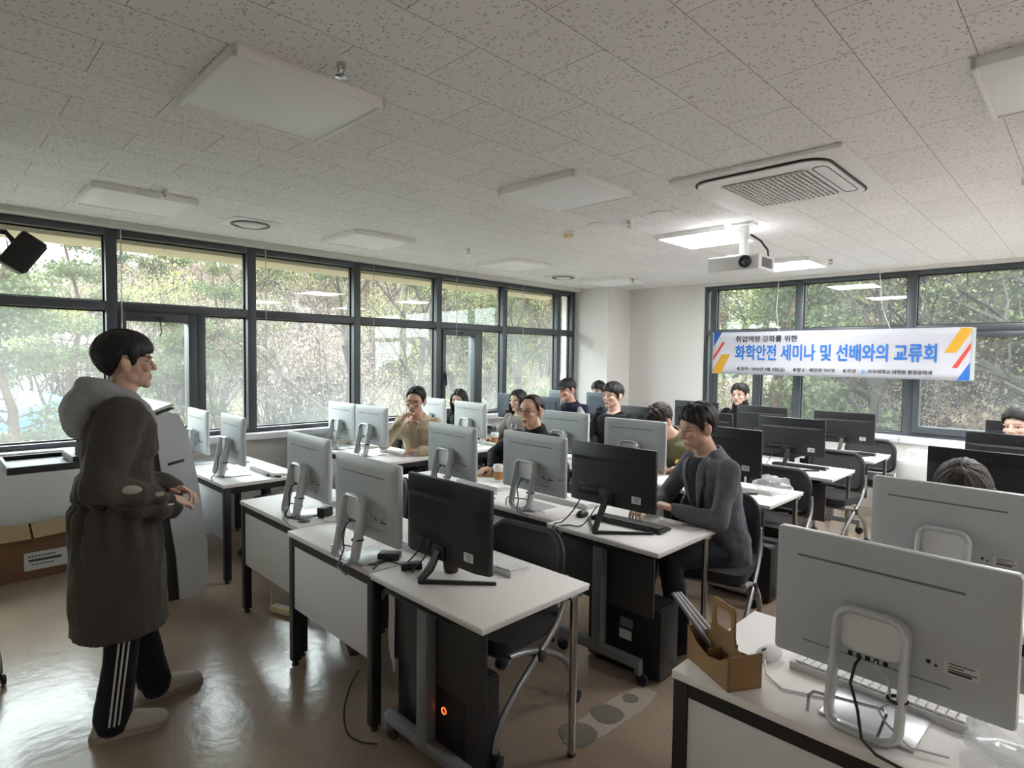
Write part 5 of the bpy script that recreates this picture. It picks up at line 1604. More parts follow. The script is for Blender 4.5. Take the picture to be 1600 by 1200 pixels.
    # beyond the far windows
    for (k, x, y, s) in (
        ('o1', -3.6, 15.0, 1.1), ('b1', -3.0, 12.8, .9), ('o1', -1.2, 16.8, 1.15), ('p1', -2.2, 18.5, .8), ('o1', -0.2, 13.6, 1.15), ('s2', -2.2, 13.2, 1.1), ('s2', -1.0, 14.0, 1.0), ('o1', 1.2, 17.0, 1.2),
        ('s1', -3.4, 14.0, .9), ('b2', -4.6, 17.2, .8), ('p2', -5.6, 20.0, .9), ('p1', -6.4, 16.8, .7), ('f1', -0.6, 19.5, 1.0), ('o1', 0.9, 13.2, 1.0), ('b3', 0.2, 18.4, .9), ('s3', -0.3, 12.4, .8),
        ('p2', -3.2, 22.5, .9), ('p1', 0.4, 22.0, .9), ('b2', -1.8, 21.0, .9), ('s2', -4.6, 14.6, 1.2), ('p3', -4.9, 13.6, .9), ('b3', -2.6, 16.0, .9), ('s3', -1.8, 15.2, 1.2), ('s1', .8, 15.0, .9), ('p2', 2.4, 19.0, .9), ('o1', -5.4, 18.2, 1.0)):
        put(k, x, y, s)
    n_ = 0
    while n_ < 55:
        x = rnd.uniform(-16, 9); y = rnd.uniform(21, 48)
        put(rnd.choice(['p2', 'p1', 'o1', 'b3', 'f1', 'p2', 's2', 'o1', 's1', 'b2']), x, y, rnd.uniform(.7, 1.1)); n_ += 1
    n_ = 0
    while n_ < 60:
        x = rnd.uniform(-9, 5); y = rnd.uniform(14, 34)
        put(rnd.choice(['t1', 't3', 't1', 's2', 't2', 's2']), x, y, rnd.uniform(.6, 1.1)); n_ += 1
    # low retaining wall and steps seen through the far windows
    o = MB().span((-0.9, 11.3, -3.4), (3.0, 11.5, 0.35)).build('retaining_wall', MT['wall_grey'], None, loc=(0, 0, 0)); tag(o, 'pale low retaining wall among the trees behind the banner windows', 'retaining wall', kind='structure')
    # white site fence and blue tarpaulin beyond the left windows
    f = empty('site_fence', (-30, 1.6, 0), 0, 'white panel site fence among the trees at the far left', 'fence')
    for k in range(9):
        MB().box((0, -6.0 + 1.55 * k, 1.2), (0.06, 1.5, 2.6), 0.01).build('fence_panel', MT['sill'], f)
    for k in range(10): MB().tube([(0.06, -6.78 + 1.55 * k, -0.8), (0.06, -6.78 + 1.55 * k, 2.6)], 0.04, 6).build('fence_post', MT['frame'], f)
    tb = MB(); tb.ell((0, 0, 0), (1.0, 1.6, .8), None, 30, 16); tb.v = [(x * (1 + .12 * noise.noise(Vector((x, y, z)) * 2)), y, max(z, -.3)) for x, y, z in tb.v]
    o = tb.build('tarpaulin', pm('blue_tarp', srgb(72, 130, 205), .5, var=.1), None, 40, loc=(-22.5, 2.0, -1.0 + .25)); tag(o, 'blue tarpaulin over a heap outside at the far left', 'tarpaulin')
    o.location.z = ground_z(-22.5, 2.0) + .6
    # pale apartment blocks above the wood
    wm = pm('apartment_wall', srgb(214, 220, 226), .8, var=.02); gm = pm('apartment_glass', srgb(150, 164, 176), .3)
    for (x, y, w_, h_, lb) in ((-170, 32, 14, 34, 'pale apartment block in the haze above the trees, nearest the hanging speaker'), (-170, 50, 12, 30, 'pale apartment block in the haze above the trees, second from the hanging speaker'),
                           (-165, 66, 14, 32, 'pale apartment block in the haze above the trees, third from the hanging speaker'), (-170, 92, 11, 27, 'pale apartment block in the haze above the trees, farthest from the hanging speaker')):
        b = empty('apartment_block', (x, y, 0), R(-20), lb, 'building', 'apartment blocks')
        MB().span((-6, -w_ / 2, -5), (6, w_ / 2, h_)).build('wall', wm, b)
        for q in range(4):
            g = MB()
            for z in range(8, int(h_) - 1, 3): g.span((5.9, -w_ / 2 + 1 + q * (w_ - 1) / 4, z), (6.05, -w_ / 2 + 1 + q * (w_ - 1) / 4 + w_ / 4 - 1.4, z + 1.5))
            g.build('window_column', gm, b)
# ================================================================== PEOPLE
def skin_mat():
    m, n, p, o = newmat('skin')
    a = n.nodes.new('ShaderNodeVertexColor'); a.layer_name = 'tone'
    nz = n.nodes.new('ShaderNodeTexNoise'); nz.inputs['Scale'].default_value = 40
    t = n.nodes.new('ShaderNodeTexCoord'); n.links.new(t.outputs['Object'], nz.inputs['Vector'])
    mx = n.nodes.new('ShaderNodeMix'); mx.data_type = 'RGBA'; mx.blend_type = 'MULTIPLY'; mx.inputs[0].default_value = 0.12
    n.links.new(a.outputs['Color'], mx.inputs[6]); n.links.new(nz.outputs['Color'], mx.inputs[7])
    n.links.new(mx.outputs[2], p.inputs['Base Color'])
    p.inputs['Roughness'].default_value = 0.5
    p.inputs['Subsurface Weight'].default_value = 0.08
    p.inputs['Subsurface Radius'].default_value = (0.01, 0.004, 0.002)
    p.inputs['Subsurface Scale'].default_value = 0.5
    return m
SKIN = skin_mat()
def cloth(name, col, var=0.12, bump=0.35):
    return pm(name, col, 0.9, var=var, vscale=9, bump=bump, bscale=35, spec=0.2, sheen=0.1)
def hair_mat(name, col):
    return pm(name, col, 0.55, var=0.5, vscale=30, bump=0.6, bscale=70, stretch=(1, 1, 0.25), spec=0.4)
HAIR = hair_mat('hair_black', (0.010, 0.009, 0.009))
HAIRB = hair_mat('hair_dark_brown', (0.022, 0.015, 0.011))

def remesh(mb, voxel, smooth_it=2, name='m'):
    me = mb.mesh(name)
    bm = bmesh.new(); bm.from_mesh(me); bmesh.ops.recalc_face_normals(bm, faces=bm.faces[:]); bm.to_mesh(me); bm.free()
    o = bpy.data.objects.new('tmp', me); COL.objects.link(o)
    r = o.modifiers.new('r', 'REMESH'); r.mode = 'VOXEL'; r.voxel_size = voxel; r.use_smooth_shade = True
    if smooth_it:
        s = o.modifiers.new('s', 'SMOOTH'); s.factor = 0.5; s.iterations = smooth_it
    dg = bpy.context.evaluated_depsgraph_get()
    out_ = bpy.data.meshes.new_from_object(o.evaluated_get(dg))
    bpy.data.objects.remove(o); bpy.data.meshes.remove(me)
    return out_

def coords(me):
    a = np.empty(len(me.vertices) * 3); me.vertices.foreach_get('co', a); return a.reshape(-1, 3)
def setcoords(me, a):
    me.vertices.foreach_set('co', a.reshape(-1)); me.update()
def wrinkle(me, amp, freq, seed=0.0, zs=0.5, extra=None):
    co = coords(me)
    nr = np.empty(len(me.vertices) * 3); me.vertices.foreach_get('normal', nr); nr = nr.reshape(-1, 3)
    d = np.array([noise.noise(Vector((c[0] * freq + seed, c[1] * freq, c[2] * freq * zs))) + .5 * noise.noise(Vector((c[0] * freq * 2.3, c[1] * freq * 2.3 + seed, c[2] * freq * 2.0))) for c in co])
    if extra is not None: d = d + extra(co)
    setcoords(me, co + nr * (d * amp)[:, None])

def loft(mb, pts, rx, ry, xd=(1, 0, 0), n=20, power=2.4):
    """closed tube of super-elliptic rings"""
    pts = [Vector(p) for p in pts]; m = len(pts); vs = []; fs = []
    for i in range(m):
        t = (pts[min(i + 1, m - 1)] - pts[max(i - 1, 0)]).normalized()
        X = (Vector(xd) - t * Vector(xd).dot(t)).normalized(); Y = t.cross(X)
        for k in range(n):
            a = 2 * PI * k / n; c, s_ = math.cos(a), math.sin(a)
            u = math.copysign(abs(c) ** (2 / power), c); v = math.copysign(abs(s_) ** (2 / power), s_)
            vs.append(pts[i] + X * (u * rx[i]) + Y * (v * ry[i]))
    for i in range(m - 1):
        for k in range(n):
            k2 = (k + 1) % n; fs.append((i * n + k, i * n + k2, (i + 1) * n + k2, (i + 1) * n + k))
    fs.append(tuple(range(n - 1, -1, -1))); fs.append(tuple((m - 1) * n + k for k in range(n)))
    mb.add(vs, fs)

def limb(mb, pts, rs, n=12):
    for i in range(len(pts) - 1):
        mb.cone(pts[i], pts[i + 1], rs[i], rs[i + 1], n)

def head_parts(mb, HM, s=1.0, jaw=1.0):
    def E(c, r): mb.ell((HM @ (Vector(c) * s)), [q * s for q in r], HM.to_3x3(), 18, 12)
    def K(a, b, ra, rb): mb.cone(HM @ (Vector(a) * s), HM @ (Vector(b) * s), ra * s, rb * s, 10)
    E((0, .018, .030), (.075, .093, .088)); E((0, -.028, .032), (.065, .058, .060)); E((0, -.024, -.03), (.061 * jaw, .060, .066))
    E((0, -.022, -.066), (.051 * jaw, .056, .043)); E((0, -.062, -.097), (.022 * jaw, .020, .017))
    for g in (-1, 1):
        E((g * .043 * jaw, .0, -.058), (.020, .030, .030)); E((g * .032, -.078, .021), (.023, .012, .009)); E((g * .040, -.056, -.020), (.024, .024, .020))
        E((g * .013, -.094, -.030), (.0085, .009, .008))
        E((g * .081, .020, -.004), (.010, .020, .033)); E((g * .088, .028, .006), (.007, .014, .024)); E((g * .077, .012, -.030), (.007, .009, .010))
    K((0, -.083, .014), (0, -.1010, -.026), .0075, .0112); E((0, -.0785, -.0585), (.023, .0115, .0060)); E((0, -.077, -.0695), (.019, .0115, .0070)); E((0, -.0725, -.064), (.03, .012, .02))

def hand_parts(mb, w, d, nrm, side, curl=0.35, s=1.0, spread=1.0, thumb=0.5):
    """w wrist, d along the hand, nrm out of the palm, side = toward the thumb"""
    w = Vector(w); d = Vector(d).normalized(); nrm = Vector(nrm); nrm = (nrm - d * nrm.dot(d)).normalized(); sd = d.cross(nrm)
    if sd.dot(Vector(side)) < 0: sd = -sd
    P = lambda a, b, c: w + d * (a * s) + sd * (b * s) + nrm * (c * s)
    for b in (-.028, -.010, .010, .028):
        mb.cone(P(0.005, b * .6, 0), P(.082, b, 0), .015 * s, .0125 * s, 10)
    mb.cone(P(.02, .02, .004), P(.05, .034, .008), .015 * s, .012 * s, 10)
    L = {-.030: (.034, .022, .018), -.0105: (.042, .027, .020), .0095: (.046, .030, .021), .0295: (.041, .025, .020)}
    for i, (b, ls) in enumerate(L.items()):
        p = P(.084, b, 0); ang = 0.25 * curl; q = p
        b2 = b * spread
        dirn = (d + sd * ((b2 - b) * 6 + b * 2.0)).normalized()
        rr_ = .0088 * s
        for k, l in enumerate(ls):
            ang += curl * (1.15 if k else 0.8) + (0.03 * i)
            dd = (dirn * math.cos(ang) + nrm * math.sin(ang)).normalized()
            q2 = q + dd * (l * s); mb.cone(q, q2, rr_, rr_ * .93, 9); q = q2; rr_ *= .93
    t0 = P(.03, .032, .006); t1 = t0 + (d * .55 + sd * .75 * (1 - .6 * thumb) + nrm * .6 * thumb).normalized() * (.040 * s)
    t2 = t1 + (d * .85 + sd * .25 * (1 - thumb) + nrm * .45 * thumb).normalized() * (.030 * s)
    mb.cone(t0, t1, .0125 * s, .0105 * s, 9); mb.cone(t1, t2, .0105 * s, .0085 * s, 9)

def hair_shell(HM, s, line, thick, mat, root, name='hair', amp=.006, seed=0.0, part=0.0, tip=.35, curls=0.0, jag=9.0):
    """line: (azimuth deg from the face, elevation deg of the hairline); thick: (elevation, depth)"""
    c = Vector((0, .016, .028)); rad = (.079, .0985, .0925); na, ne = 72, 20
    la = [q[0] for q in line]; le = [q[1] for q in line]; ta = [q[0] for q in thick][::-1]; tt = [q[1] for q in thick][::-1]
    vo, vi = [], []
    for i in range(na):
        th = -180 + 360 * i / na; e0 = np.interp(abs(th), la, le) + (jag if abs(th) < 62 else jag * .4) * (noise.noise(Vector((th * .11 + seed * 3, seed, 0))) + .7 * noise.noise(Vector((th * .31 + seed, 2, 0))))
        for j in range(ne + 1):
            t = j / ne; el = 90 + (e0 - 90) * t ** 0.9
            dv = Vector((math.cos(R(el)) * math.sin(R(th)), -math.cos(R(el)) * math.cos(R(th)), math.sin(R(el))))
            r_ = 1 / math.sqrt(sum((dv[k] / rad[k]) ** 2 for k in range(3)))
            side = abs(math.sin(R(th)))
            tk = np.interp(el, ta, tt) * (1 - 0.25 * side)
            edge = 1.0 if t < 0.8 else 1 - (1 - (tip if abs(th) > 55 else max(tip, .8))) * (t - 0.8) / 0.2
            nz_ = noise.noise(Vector((th * 0.14 + seed, el * 0.018, seed))) + .6 * noise.noise(Vector((th * 0.4 + seed, el * .03, 3)))
            if curls: nz_ += curls * noise.noise(Vector((dv.x * 9 + seed, dv.y * 9, dv.z * 9)))
            fall = min(1.0, t * 4)
            dent = -part * math.exp(-((dv.x - 0.0) / .10) ** 2) * (1 if dv.z > .2 and dv.y < .3 else 0)
            vo.append(c + dv * (r_ + tk * edge + amp * nz_ * (0.3 + .7 * fall) + dent))
            vi.append(c + dv * (r_ - .006))
    n = ne + 1; vs = [HM @ (v * s) for v in vo + vi]; b = na * n; fs = []
    for i in range(na):
        i2 = (i + 1) % na
        for j in range(ne):
            fs.append((i * n + j, i * n + j + 1, i2 * n + j + 1, i2 * n + j))
            fs.append((b + i * n + j, b + i2 * n + j, b + i2 * n + j + 1, b + i * n + j + 1))
        fs.append((i * n + ne, b + i * n + ne, b + i2 * n + ne, i2 * n + ne))
    mb = MB().add(vs, fs)
    return mb.build(name, mat, root, 180)

LINES = dict(
    fringe=[(0, 11), (18, 8), (35, 10), (50, 3), (62, -8), (70, -26), (79, -24), (85, 6), (100, 8), (108, -10), (118, -30), (140, -48), (180, -60)],
    short=[(0, 42), (30, 41), (48, 30), (60, 10), (70, -18), (79, -18), (85, 10), (100, 12), (110, -10), (125, -32), (180, -58)],
    swept=[(0, 26), (25, 20), (45, 12), (60, 4), (70, -22), (79, -20), (85, 10), (100, 10), (110, -12), (125, -36), (180, -60)],
    receding=[(0, 52), (20, 55), (35, 56), (52, 40), (64, 14), (72, -14), (79, -14), (85, 12), (100, 12), (110, -10), (130, -34), (180, -46)],
    long=[(0, 30), (20, 26), (40, 10), (60, -14), (75, -40), (100, -48), (140, -52), (180, -54)],
    tied=[(0, 27), (25, 22), (45, 10), (62, -2), (75, -16), (85, -8), (100, 0), (112, -16), (140, -38), (180, -48)])
THICK = dict(
    fringe=[(90, .024), (45, .028), (12, .022), (-10, .012), (-35, .006), (-60, .003)],
    short=[(90, .020), (45, .024), (20, .016), (-10, .008), (-50, .005)],
    swept=[(90, .028), (45, .032), (20, .022), (-10, .010), (-35, .005), (-60, .003)],
    receding=[(90, .008), (45, .010), (10, .010), (-50, .005)],
    long=[(90, .016), (45, .020), (10, .024), (-50, .026)],
    tied=[(90, .012), (45, .015), (10, .012), (-50, .008)],
    fluffy=[(90, .034), (45, .037), (12, .027), (-10, .015), (-35, .007), (-60, .003)])

def ik(a, b, l1, l2, hint):
    a = Vector(a); b = Vector(b); d = b - a; L = min(d.length, (l1 + l2) * .995); d.normalize()
    x = (l1 * l1 - l2 * l2 + L * L) / (2 * L); h = math.sqrt(max(1e-6, l1 * l1 - x * x))
    hv = Vector(hint); hv = (hv - d * hv.dot(d)).normalized()
    return a + d * x + hv * h, a + d * L

def person(loc, rz, label, o):
    """one figure: o holds pose and dress. local frame: facing -y, floor at z = 0"""
    root = empty('person', (loc[0], loc[1], 0), R(rz), label, 'person')
    inv = (Matrix.Translation((loc[0], loc[1], 0)) @ Matrix.Rotation(R(rz), 4, 'Z')).inverted()
    hipz = o.get('hip', .565); lean = R(o.get('lean', 6)); T = o.get('T', .53) - (0 if o.get('stand') else .02); s = o.get('hs', 1.0); sl = R(o.get('tilt', 0))
    wk = o.get('width', 1.0)
    RL = Matrix.Rotation(lean, 3, 'X') @ Matrix.Rotation(sl, 3, 'Y')     # +x rotation brings the top toward -y
    HIP = Vector((0, 0, hipz)); curve = o.get('slouch', .0)
    def spine(t):
        p = HIP + RL @ Vector((0, 0, T * t))
        return p + Vector((0, curve * math.sin(PI * min(max(t, 0), 1)), 0))
    NB = spine(1.0)
    hy, hp, hr = o.get('head', (0, 0, 0))
    HR = Matrix.Rotation(R(hy), 3, 'Z') @ Matrix.Rotation(R(hp), 3, 'X') @ Matrix.Rotation(R(hr), 3, 'Y')
    HC = NB + RL @ Vector((0, -.012, .055)) + HR @ Vector((0, -.028, .105)) * s
    HM = Matrix.Translation(HC) @ HR.to_4x4()
    # ---- joints
    SH = {}; EL = {}; WR = {}
    for g, nm in ((-1, 'R'), (1, 'L')):
        sh = spine(.885) + RL @ Vector((g * .178 * wk, o.get('shy', 0.0), 0.0)); SH[nm] = sh
        tgt = o.get('w' + nm)
        if tgt is None: tgt = Vector((g * .20, -.30, .76))
        elif o.get('world', False): tgt = inv @ Vector(tgt)
        EL[nm], WR[nm] = ik(sh, tgt, .295, .265, o.get('e' + nm, (g * .6, .5, -.8)))
    HJ, KN, AN = {}, {}, {}
    for g, nm in ((-1, 'R'), (1, 'L')):
        HJ[nm] = HIP + Vector((g * .09, 0, -.02))
        if o.get('stand'):
            KN[nm] = Vector(o['k' + nm]); AN[nm] = Vector(o['a' + nm])
        else:
            KN[nm] = Vector((g * .12, -.42, .535)); AN[nm] = Vector((g * .125, -.40 + .06 * g, .095))
    # ---- body: one continuous skin surface
    b = MB()
    head_parts(b, HM, s, o.get('jaw', 1.0))
    b.cone(spine(.93) + Vector((0, .01, 0)), HM @ (Vector((0, .012, -.055)) * s), .060 * s, .054 * s, 16)
    rx = [.13, .15, .14, .15, .155, .10, .062]; ry = [.10, .105, .095, .105, .095, .075, .058]
    loft(b, [spine(t) for t in (-.14, 0, .3, .65, .85, .95, 1.03)], [q * wk for q in rx], ry)
    for nm in 'RL':
        limb(b, [SH[nm], EL[nm], WR[nm]], [.046, .038, .026])
        limb(b, [HJ[nm], KN[nm], AN[nm]], [.072, .050, .036])
        g = -1 if nm == 'R' else 1
        fd = (WR[nm] - EL[nm]).normalized()
        hd = Vector(o.get('hd' + nm, fd)); hn = Vector(o.get('hn' + nm, (0, 0, -1)))
        hand_parts(b, WR[nm], hd, hn, Vector(o.get('ht' + nm, (-g, 0, .2))), o.get('curl' + nm, .35), o.get('hsz', 1.0), 1.15, o.get('thumb' + nm, .5))
        b.cone(AN[nm] + Vector((0, .01, -.02)), AN[nm] + Vector((0, -.14, -.055)), .034, .024, 10)
    me = remesh(b, o.get('voxel', .0045), 2, 'body')
    co = coords(me)
    Hi = np.array(HM.inverted()); lc = (co @ Hi[:3, :3].T + Hi[:3, 3]) / s
    x, y, z = lc[:, 0], lc[:, 1], lc[:, 2]; ax = np.abs(x); fr = y < -.035
    # sockets and lids
    sock = np.exp(-(((ax - .032) / .017) ** 2 + ((z - .002) / .011) ** 2)) * fr * .0075
    lid = np.exp(-(((ax - .032) / .012) ** 2 + ((z - .002) / .006) ** 2)) * fr * .0055
    mouth = np.exp(-((z + .064) / .0022) ** 2 - (x / .022) ** 2) * fr * .003
    push = (sock - lid + mouth) * s
    co = co + np.outer(push, np.array(HR @ Vector((0, 1, 0))))
    setcoords(me, co)
    tone = np.array(o.get('skin', srgb(198, 152, 126))); n_ = len(co); colr = np.tile(tone, (n_, 1))
    near = fr & (np.abs(z) < .13)
    def blend(mask, c): 
        k = np.clip(mask, 0, 1)[:, None]; return colr * (1 - k) + np.array(c) * k
    colr = blend(np.exp(-(((ax - .045) / .018) ** 2 + ((z + .025) / .018) ** 2)) * near * .25, srgb(196, 132, 112))
    lm = 1.3 - ((x / .024) ** 2 + ((z + .064) / .0105) ** 2); colr = blend(np.clip(lm * 2, 0, .65) * near * (y < -.065), srgb(164, 98, 88))
    colr = blend(np.exp(-((z + .064) / .002) ** 2) * (ax < .023) * near * .7, srgb(92, 50, 46))
    em = ((ax - .032) / .0145) ** 2 + ((z - .0025) / .005) ** 2
    if not o.get('closed'):
        colr = blend((em < 1.15) * near * .8, srgb(214, 206, 200))
        colr = blend((((ax - .032) ** 2 + (z - .003) ** 2) < .0056 ** 2) * near, srgb(28, 20, 18))
    colr = blend(((em > .75) & (em < 2.3) & (z > .003) & (ax > .016) & (ax < .049)) * near * .8, srgb(38, 27, 24))
    bz = .0265 + .05 * (ax - .014) - 2.2 * np.clip(ax - .034, 0, 1) ** 2 * 4
    colr = blend(np.clip(1.6 - np.abs(z - bz) / .0042, 0, 1) * ((ax > .012) & (ax < .052)) * near * .7, srgb(40, 32, 29))
    rgba = np.concatenate([colr, np.ones((n_, 1))], 1).astype(np.float32)
    at_ = me.color_attributes.new('tone', 'FLOAT_COLOR', 'POINT'); at_.data.foreach_set('color', rgba.reshape(-1))
    me.name = 'body'
    body = link_mesh('body', me, SKIN, root, 180)
    # ---- top garment
    tp = o['top']; t = MB(); k = tp.get('fat', 1.0)
    rx = [.155, .172, .160, .172, .180, .125, .075]; ry = [.125, .130, .118, .125, .112, .092, .070]
    loft(t, [spine(q) for q in (tp.get('low', -.16), .02, .32, .66, .86, .955, tp.get('high', 1.0))], [q * wk * k for q in rx], [q * k for q in ry])
    for nm in 'RL':
        cuff = EL[nm].lerp(WR[nm], tp.get('cuff', .97))
        r0 = .058 * k
        t.ell(SH[nm], (r0 * 1.0,) * 3)
        limb(t, [SH[nm], EL[nm], cuff], [r0 * 1.0, r0 * .9, r0 * .70])
    if 'extra' in tp: tp['extra'](t, spine, RL, SH, EL, WR)
    mt_ = remesh(t, tp.get('voxel', .012), 3, tp['name'])
    wrinkle(mt_, tp.get('amp', .006), tp.get('freq', 13), loc[0] * 7, .6, tp.get('shape'))
    top = link_mesh(tp['name'], mt_, tp['mat'], root, 180)
    # ---- trousers
    bt = o['bottom']; t = MB()
    loft(t, [HIP + Vector((0, .0, -.09)), HIP + Vector((0, 0, .02)), spine(.22)], [.165, .175, .16], [.125, .13, .118])
    for nm in 'RL':
        an = AN[nm] + Vector((0, 0, -.03 if o.get('stand') else -.02))
        limb(t, [HJ[nm], KN[nm], an], [.088, .068, bt.get('hem', .055)])
    mb_ = remesh(t, .013, 3, bt.get('name', 'trousers')); wrinkle(mb_, .006, 11, loc[1] * 5, .4)
    tr = link_mesh(bt.get('name', 'trousers'), mb_, bt['mat'], root, 180)
    # ---- shoes
    for nm in 'RL':
        a = AN[nm]; fy = o.get('foot' + nm, 0.0); Q = Matrix.Rotation(R(fy), 3, 'Z')
        t = MB(); f0 = Vector((a.x, a.y, 0))
        P = lambda q: f0 + Q @ Vector(q)
        loft(t, [P((0, .075, .05)), P((0, .06, .045)), P((0, .0, .05)), P((0, -.08, .042)), P((0, -.15, .033)), P((0, -.19, .028)), P((0, -.205, .024))],
             [.025, .036, .038, .046, .046, .036, .015], [.040, .045, .049, .041, .032, .025, .012], (1, 0, 0), 18, 2.6)
        limb(t, [P((0, .02, .06)), P((0, .015, .10))], [.040, .042])
        sm = remesh(t, .008, 2, 'shoe'); c_ = coords(sm); c_[:, 2] = np.maximum(c_[:, 2], .004); setcoords(sm, c_)
        so = link_mesh('shoe', sm, o.get('shoe', MT['cable_black']), root, 180)
        sl_ = MB(); ring = [P(q) for q in [(.040, .07, 0), (.046, -.08, 0), (.044, -.16, 0), (.02, -.208, 0), (-.02, -.208, 0), (-.044, -.16, 0), (-.046, -.08, 0), (-.040, .07, 0), (-.015, .088, 0), (.015, .088, 0)]]
        sl_.prism([(q.x, q.y) for q in ring], 0.0, .022, 'z'); sl_.build('sole', o.get('sole', MT['cable_black']), so, 50)
    # ---- hair, collar, extras
    h = o.get('hair')
    if h:
        hair_shell(HM, s, LINES[h['line']], THICK[h.get('thick', h['line'])], h.get('mat', HAIR), root, 'hair', h.get('amp', .006), h.get('seed', loc[0] * 3.1), h.get('part', 0.0), h.get('tip', .35), h.get('curls', 0))
        if h.get('locks'):
            L = MB(); rn = random.Random(int(abs(loc[0]) * 100))
            for q in range(26):
                th = R(62 + 236 * q / 25); z1 = -h['locks'] + rn.uniform(-.02, .02)
                pts = [Vector((math.sin(th) * .088, -math.cos(th) * .098 + .014, .03)), Vector((math.sin(th) * .100, -math.cos(th) * .104 + .02, -.06)), Vector((math.sin(th) * .098, -math.cos(th) * .08 + .035, -.15)), Vector((math.sin(th) * .095, -math.cos(th) * .07 + .045, z1))]
                L.tube([HM @ (p * s) for p in pts], [.020, .021, .018, .006], 7)
            lm_ = remesh(L, .007, 2, 'long_hair'); link_mesh('long_hair', lm_, h.get('mat', HAIR), root, 180)
    cl = o.get('collar')
    if cl:
        c = MB(); r_ = cl.get('r', .070); hh = cl.get('h', .05); n = 30; vs = []; fs = []
        axis_up = (HC - NB).normalized() * .4 + RL @ Vector((0, 0, .6))
        for j, (f_, d_) in enumerate(((0, 0.012), (1, 0.004), (1, -.004), (0, 0.0))):
            for i in range(n):
                a = 2 * PI * i / n; op = 1 - cl.get('open', 0.0) * max(0, math.cos(a)) ** 2
                fl = .024 * (1 - f_)
                p = NB + RL @ Vector((math.sin(a) * (r_ + d_ + fl), -math.cos(a) * (r_ * .98 + d_ + fl) + .012, -.055)) + axis_up * ((hh + .055) * f_ * op)
                vs.append(p)
        for j in range(4):
            for i in range(n):
                i2 = (i + 1) % n; j2 = (j + 1) % 4; fs.append((j * n + i, j * n + i2, j2 * n + i2, j2 * n + i))
        c.add(vs, fs).build(cl.get('name', 'collar'), cl['mat'], root, 60)
    if o.get('glasses'):
        gl = MB()
        for g in (-1, 1):
            pr = [(g * .033 + q[0], q[1] + .002) for q in rrect(.025, .0175, .012, 5)]
            gl.tube([HM @ (Vector((px_, -.094 + .25 * (abs(px_)) ** 1.6, pz)) * s) for px_, pz in pr], .0016 * s, 6, closed=True)
            gl.tube([HM @ (Vector(p) * s) for p in ((g * .058, -.090, .006), (g * .074, -.07, .007), (g * .082, .0, .010), (g * .082, .02, .006))], .0015 * s, 6)
        gl.tube([HM @ (Vector(p) * s) for p in ((-.008, -.095, .006), (0, -.098, .008), (.008, -.095, .006))], .0016 * s, 6)
        gl.build('glasses', o['glasses'], root, 60)
    if o.get('cap'):
        line = [(0, 20), (60, 14), (100, 8), (140, 0), (180, -6)]
        cp = hair_shell(HM, s, line, [(90, .020), (40, .022), (-10, .016)], o['cap'], root, 'cap', .0008, 0, 0, 1.0, 0, 0.0)
        br = MB(); vs = []; fs = []; n = 18
        for lay in (0, 1):
            for j in range(5):
                for i in range(n):
                    a = -60 + 120 * i / (n - 1); rr_ = j / 4
                    px_ = math.sin(R(a)) * (.082 + .012 * rr_); py_ = -math.cos(R(a)) * .098 + .008 - rr_ * .075 * max(.1, math.cos(R(a * 1.35)))
                    vs.append(HM @ (Vector((px_, py_, .062 - .10 * abs(px_) ** 1.3 * 2 - .012 * rr_ - .004 * lay)) * s))
        for lay in (0, 1):
            for j in range(4):
                for i in range(n - 1):
                    a = lay * 5 * n + j * n + i; fs.append((a, a + 1, a + n + 1, a + n))
        for i in range(n - 1): a = 4 * n + i; fs.append((a, a + 1, 5 * n + a + 1, 5 * n + a))
        br.add(vs, fs).build('brim', o['cap'], cp, 60)
    ex = o.get('more')
    if ex: ex(root, HM, s, spine, RL, SH, EL, WR, KN, AN, HJ)
    return root

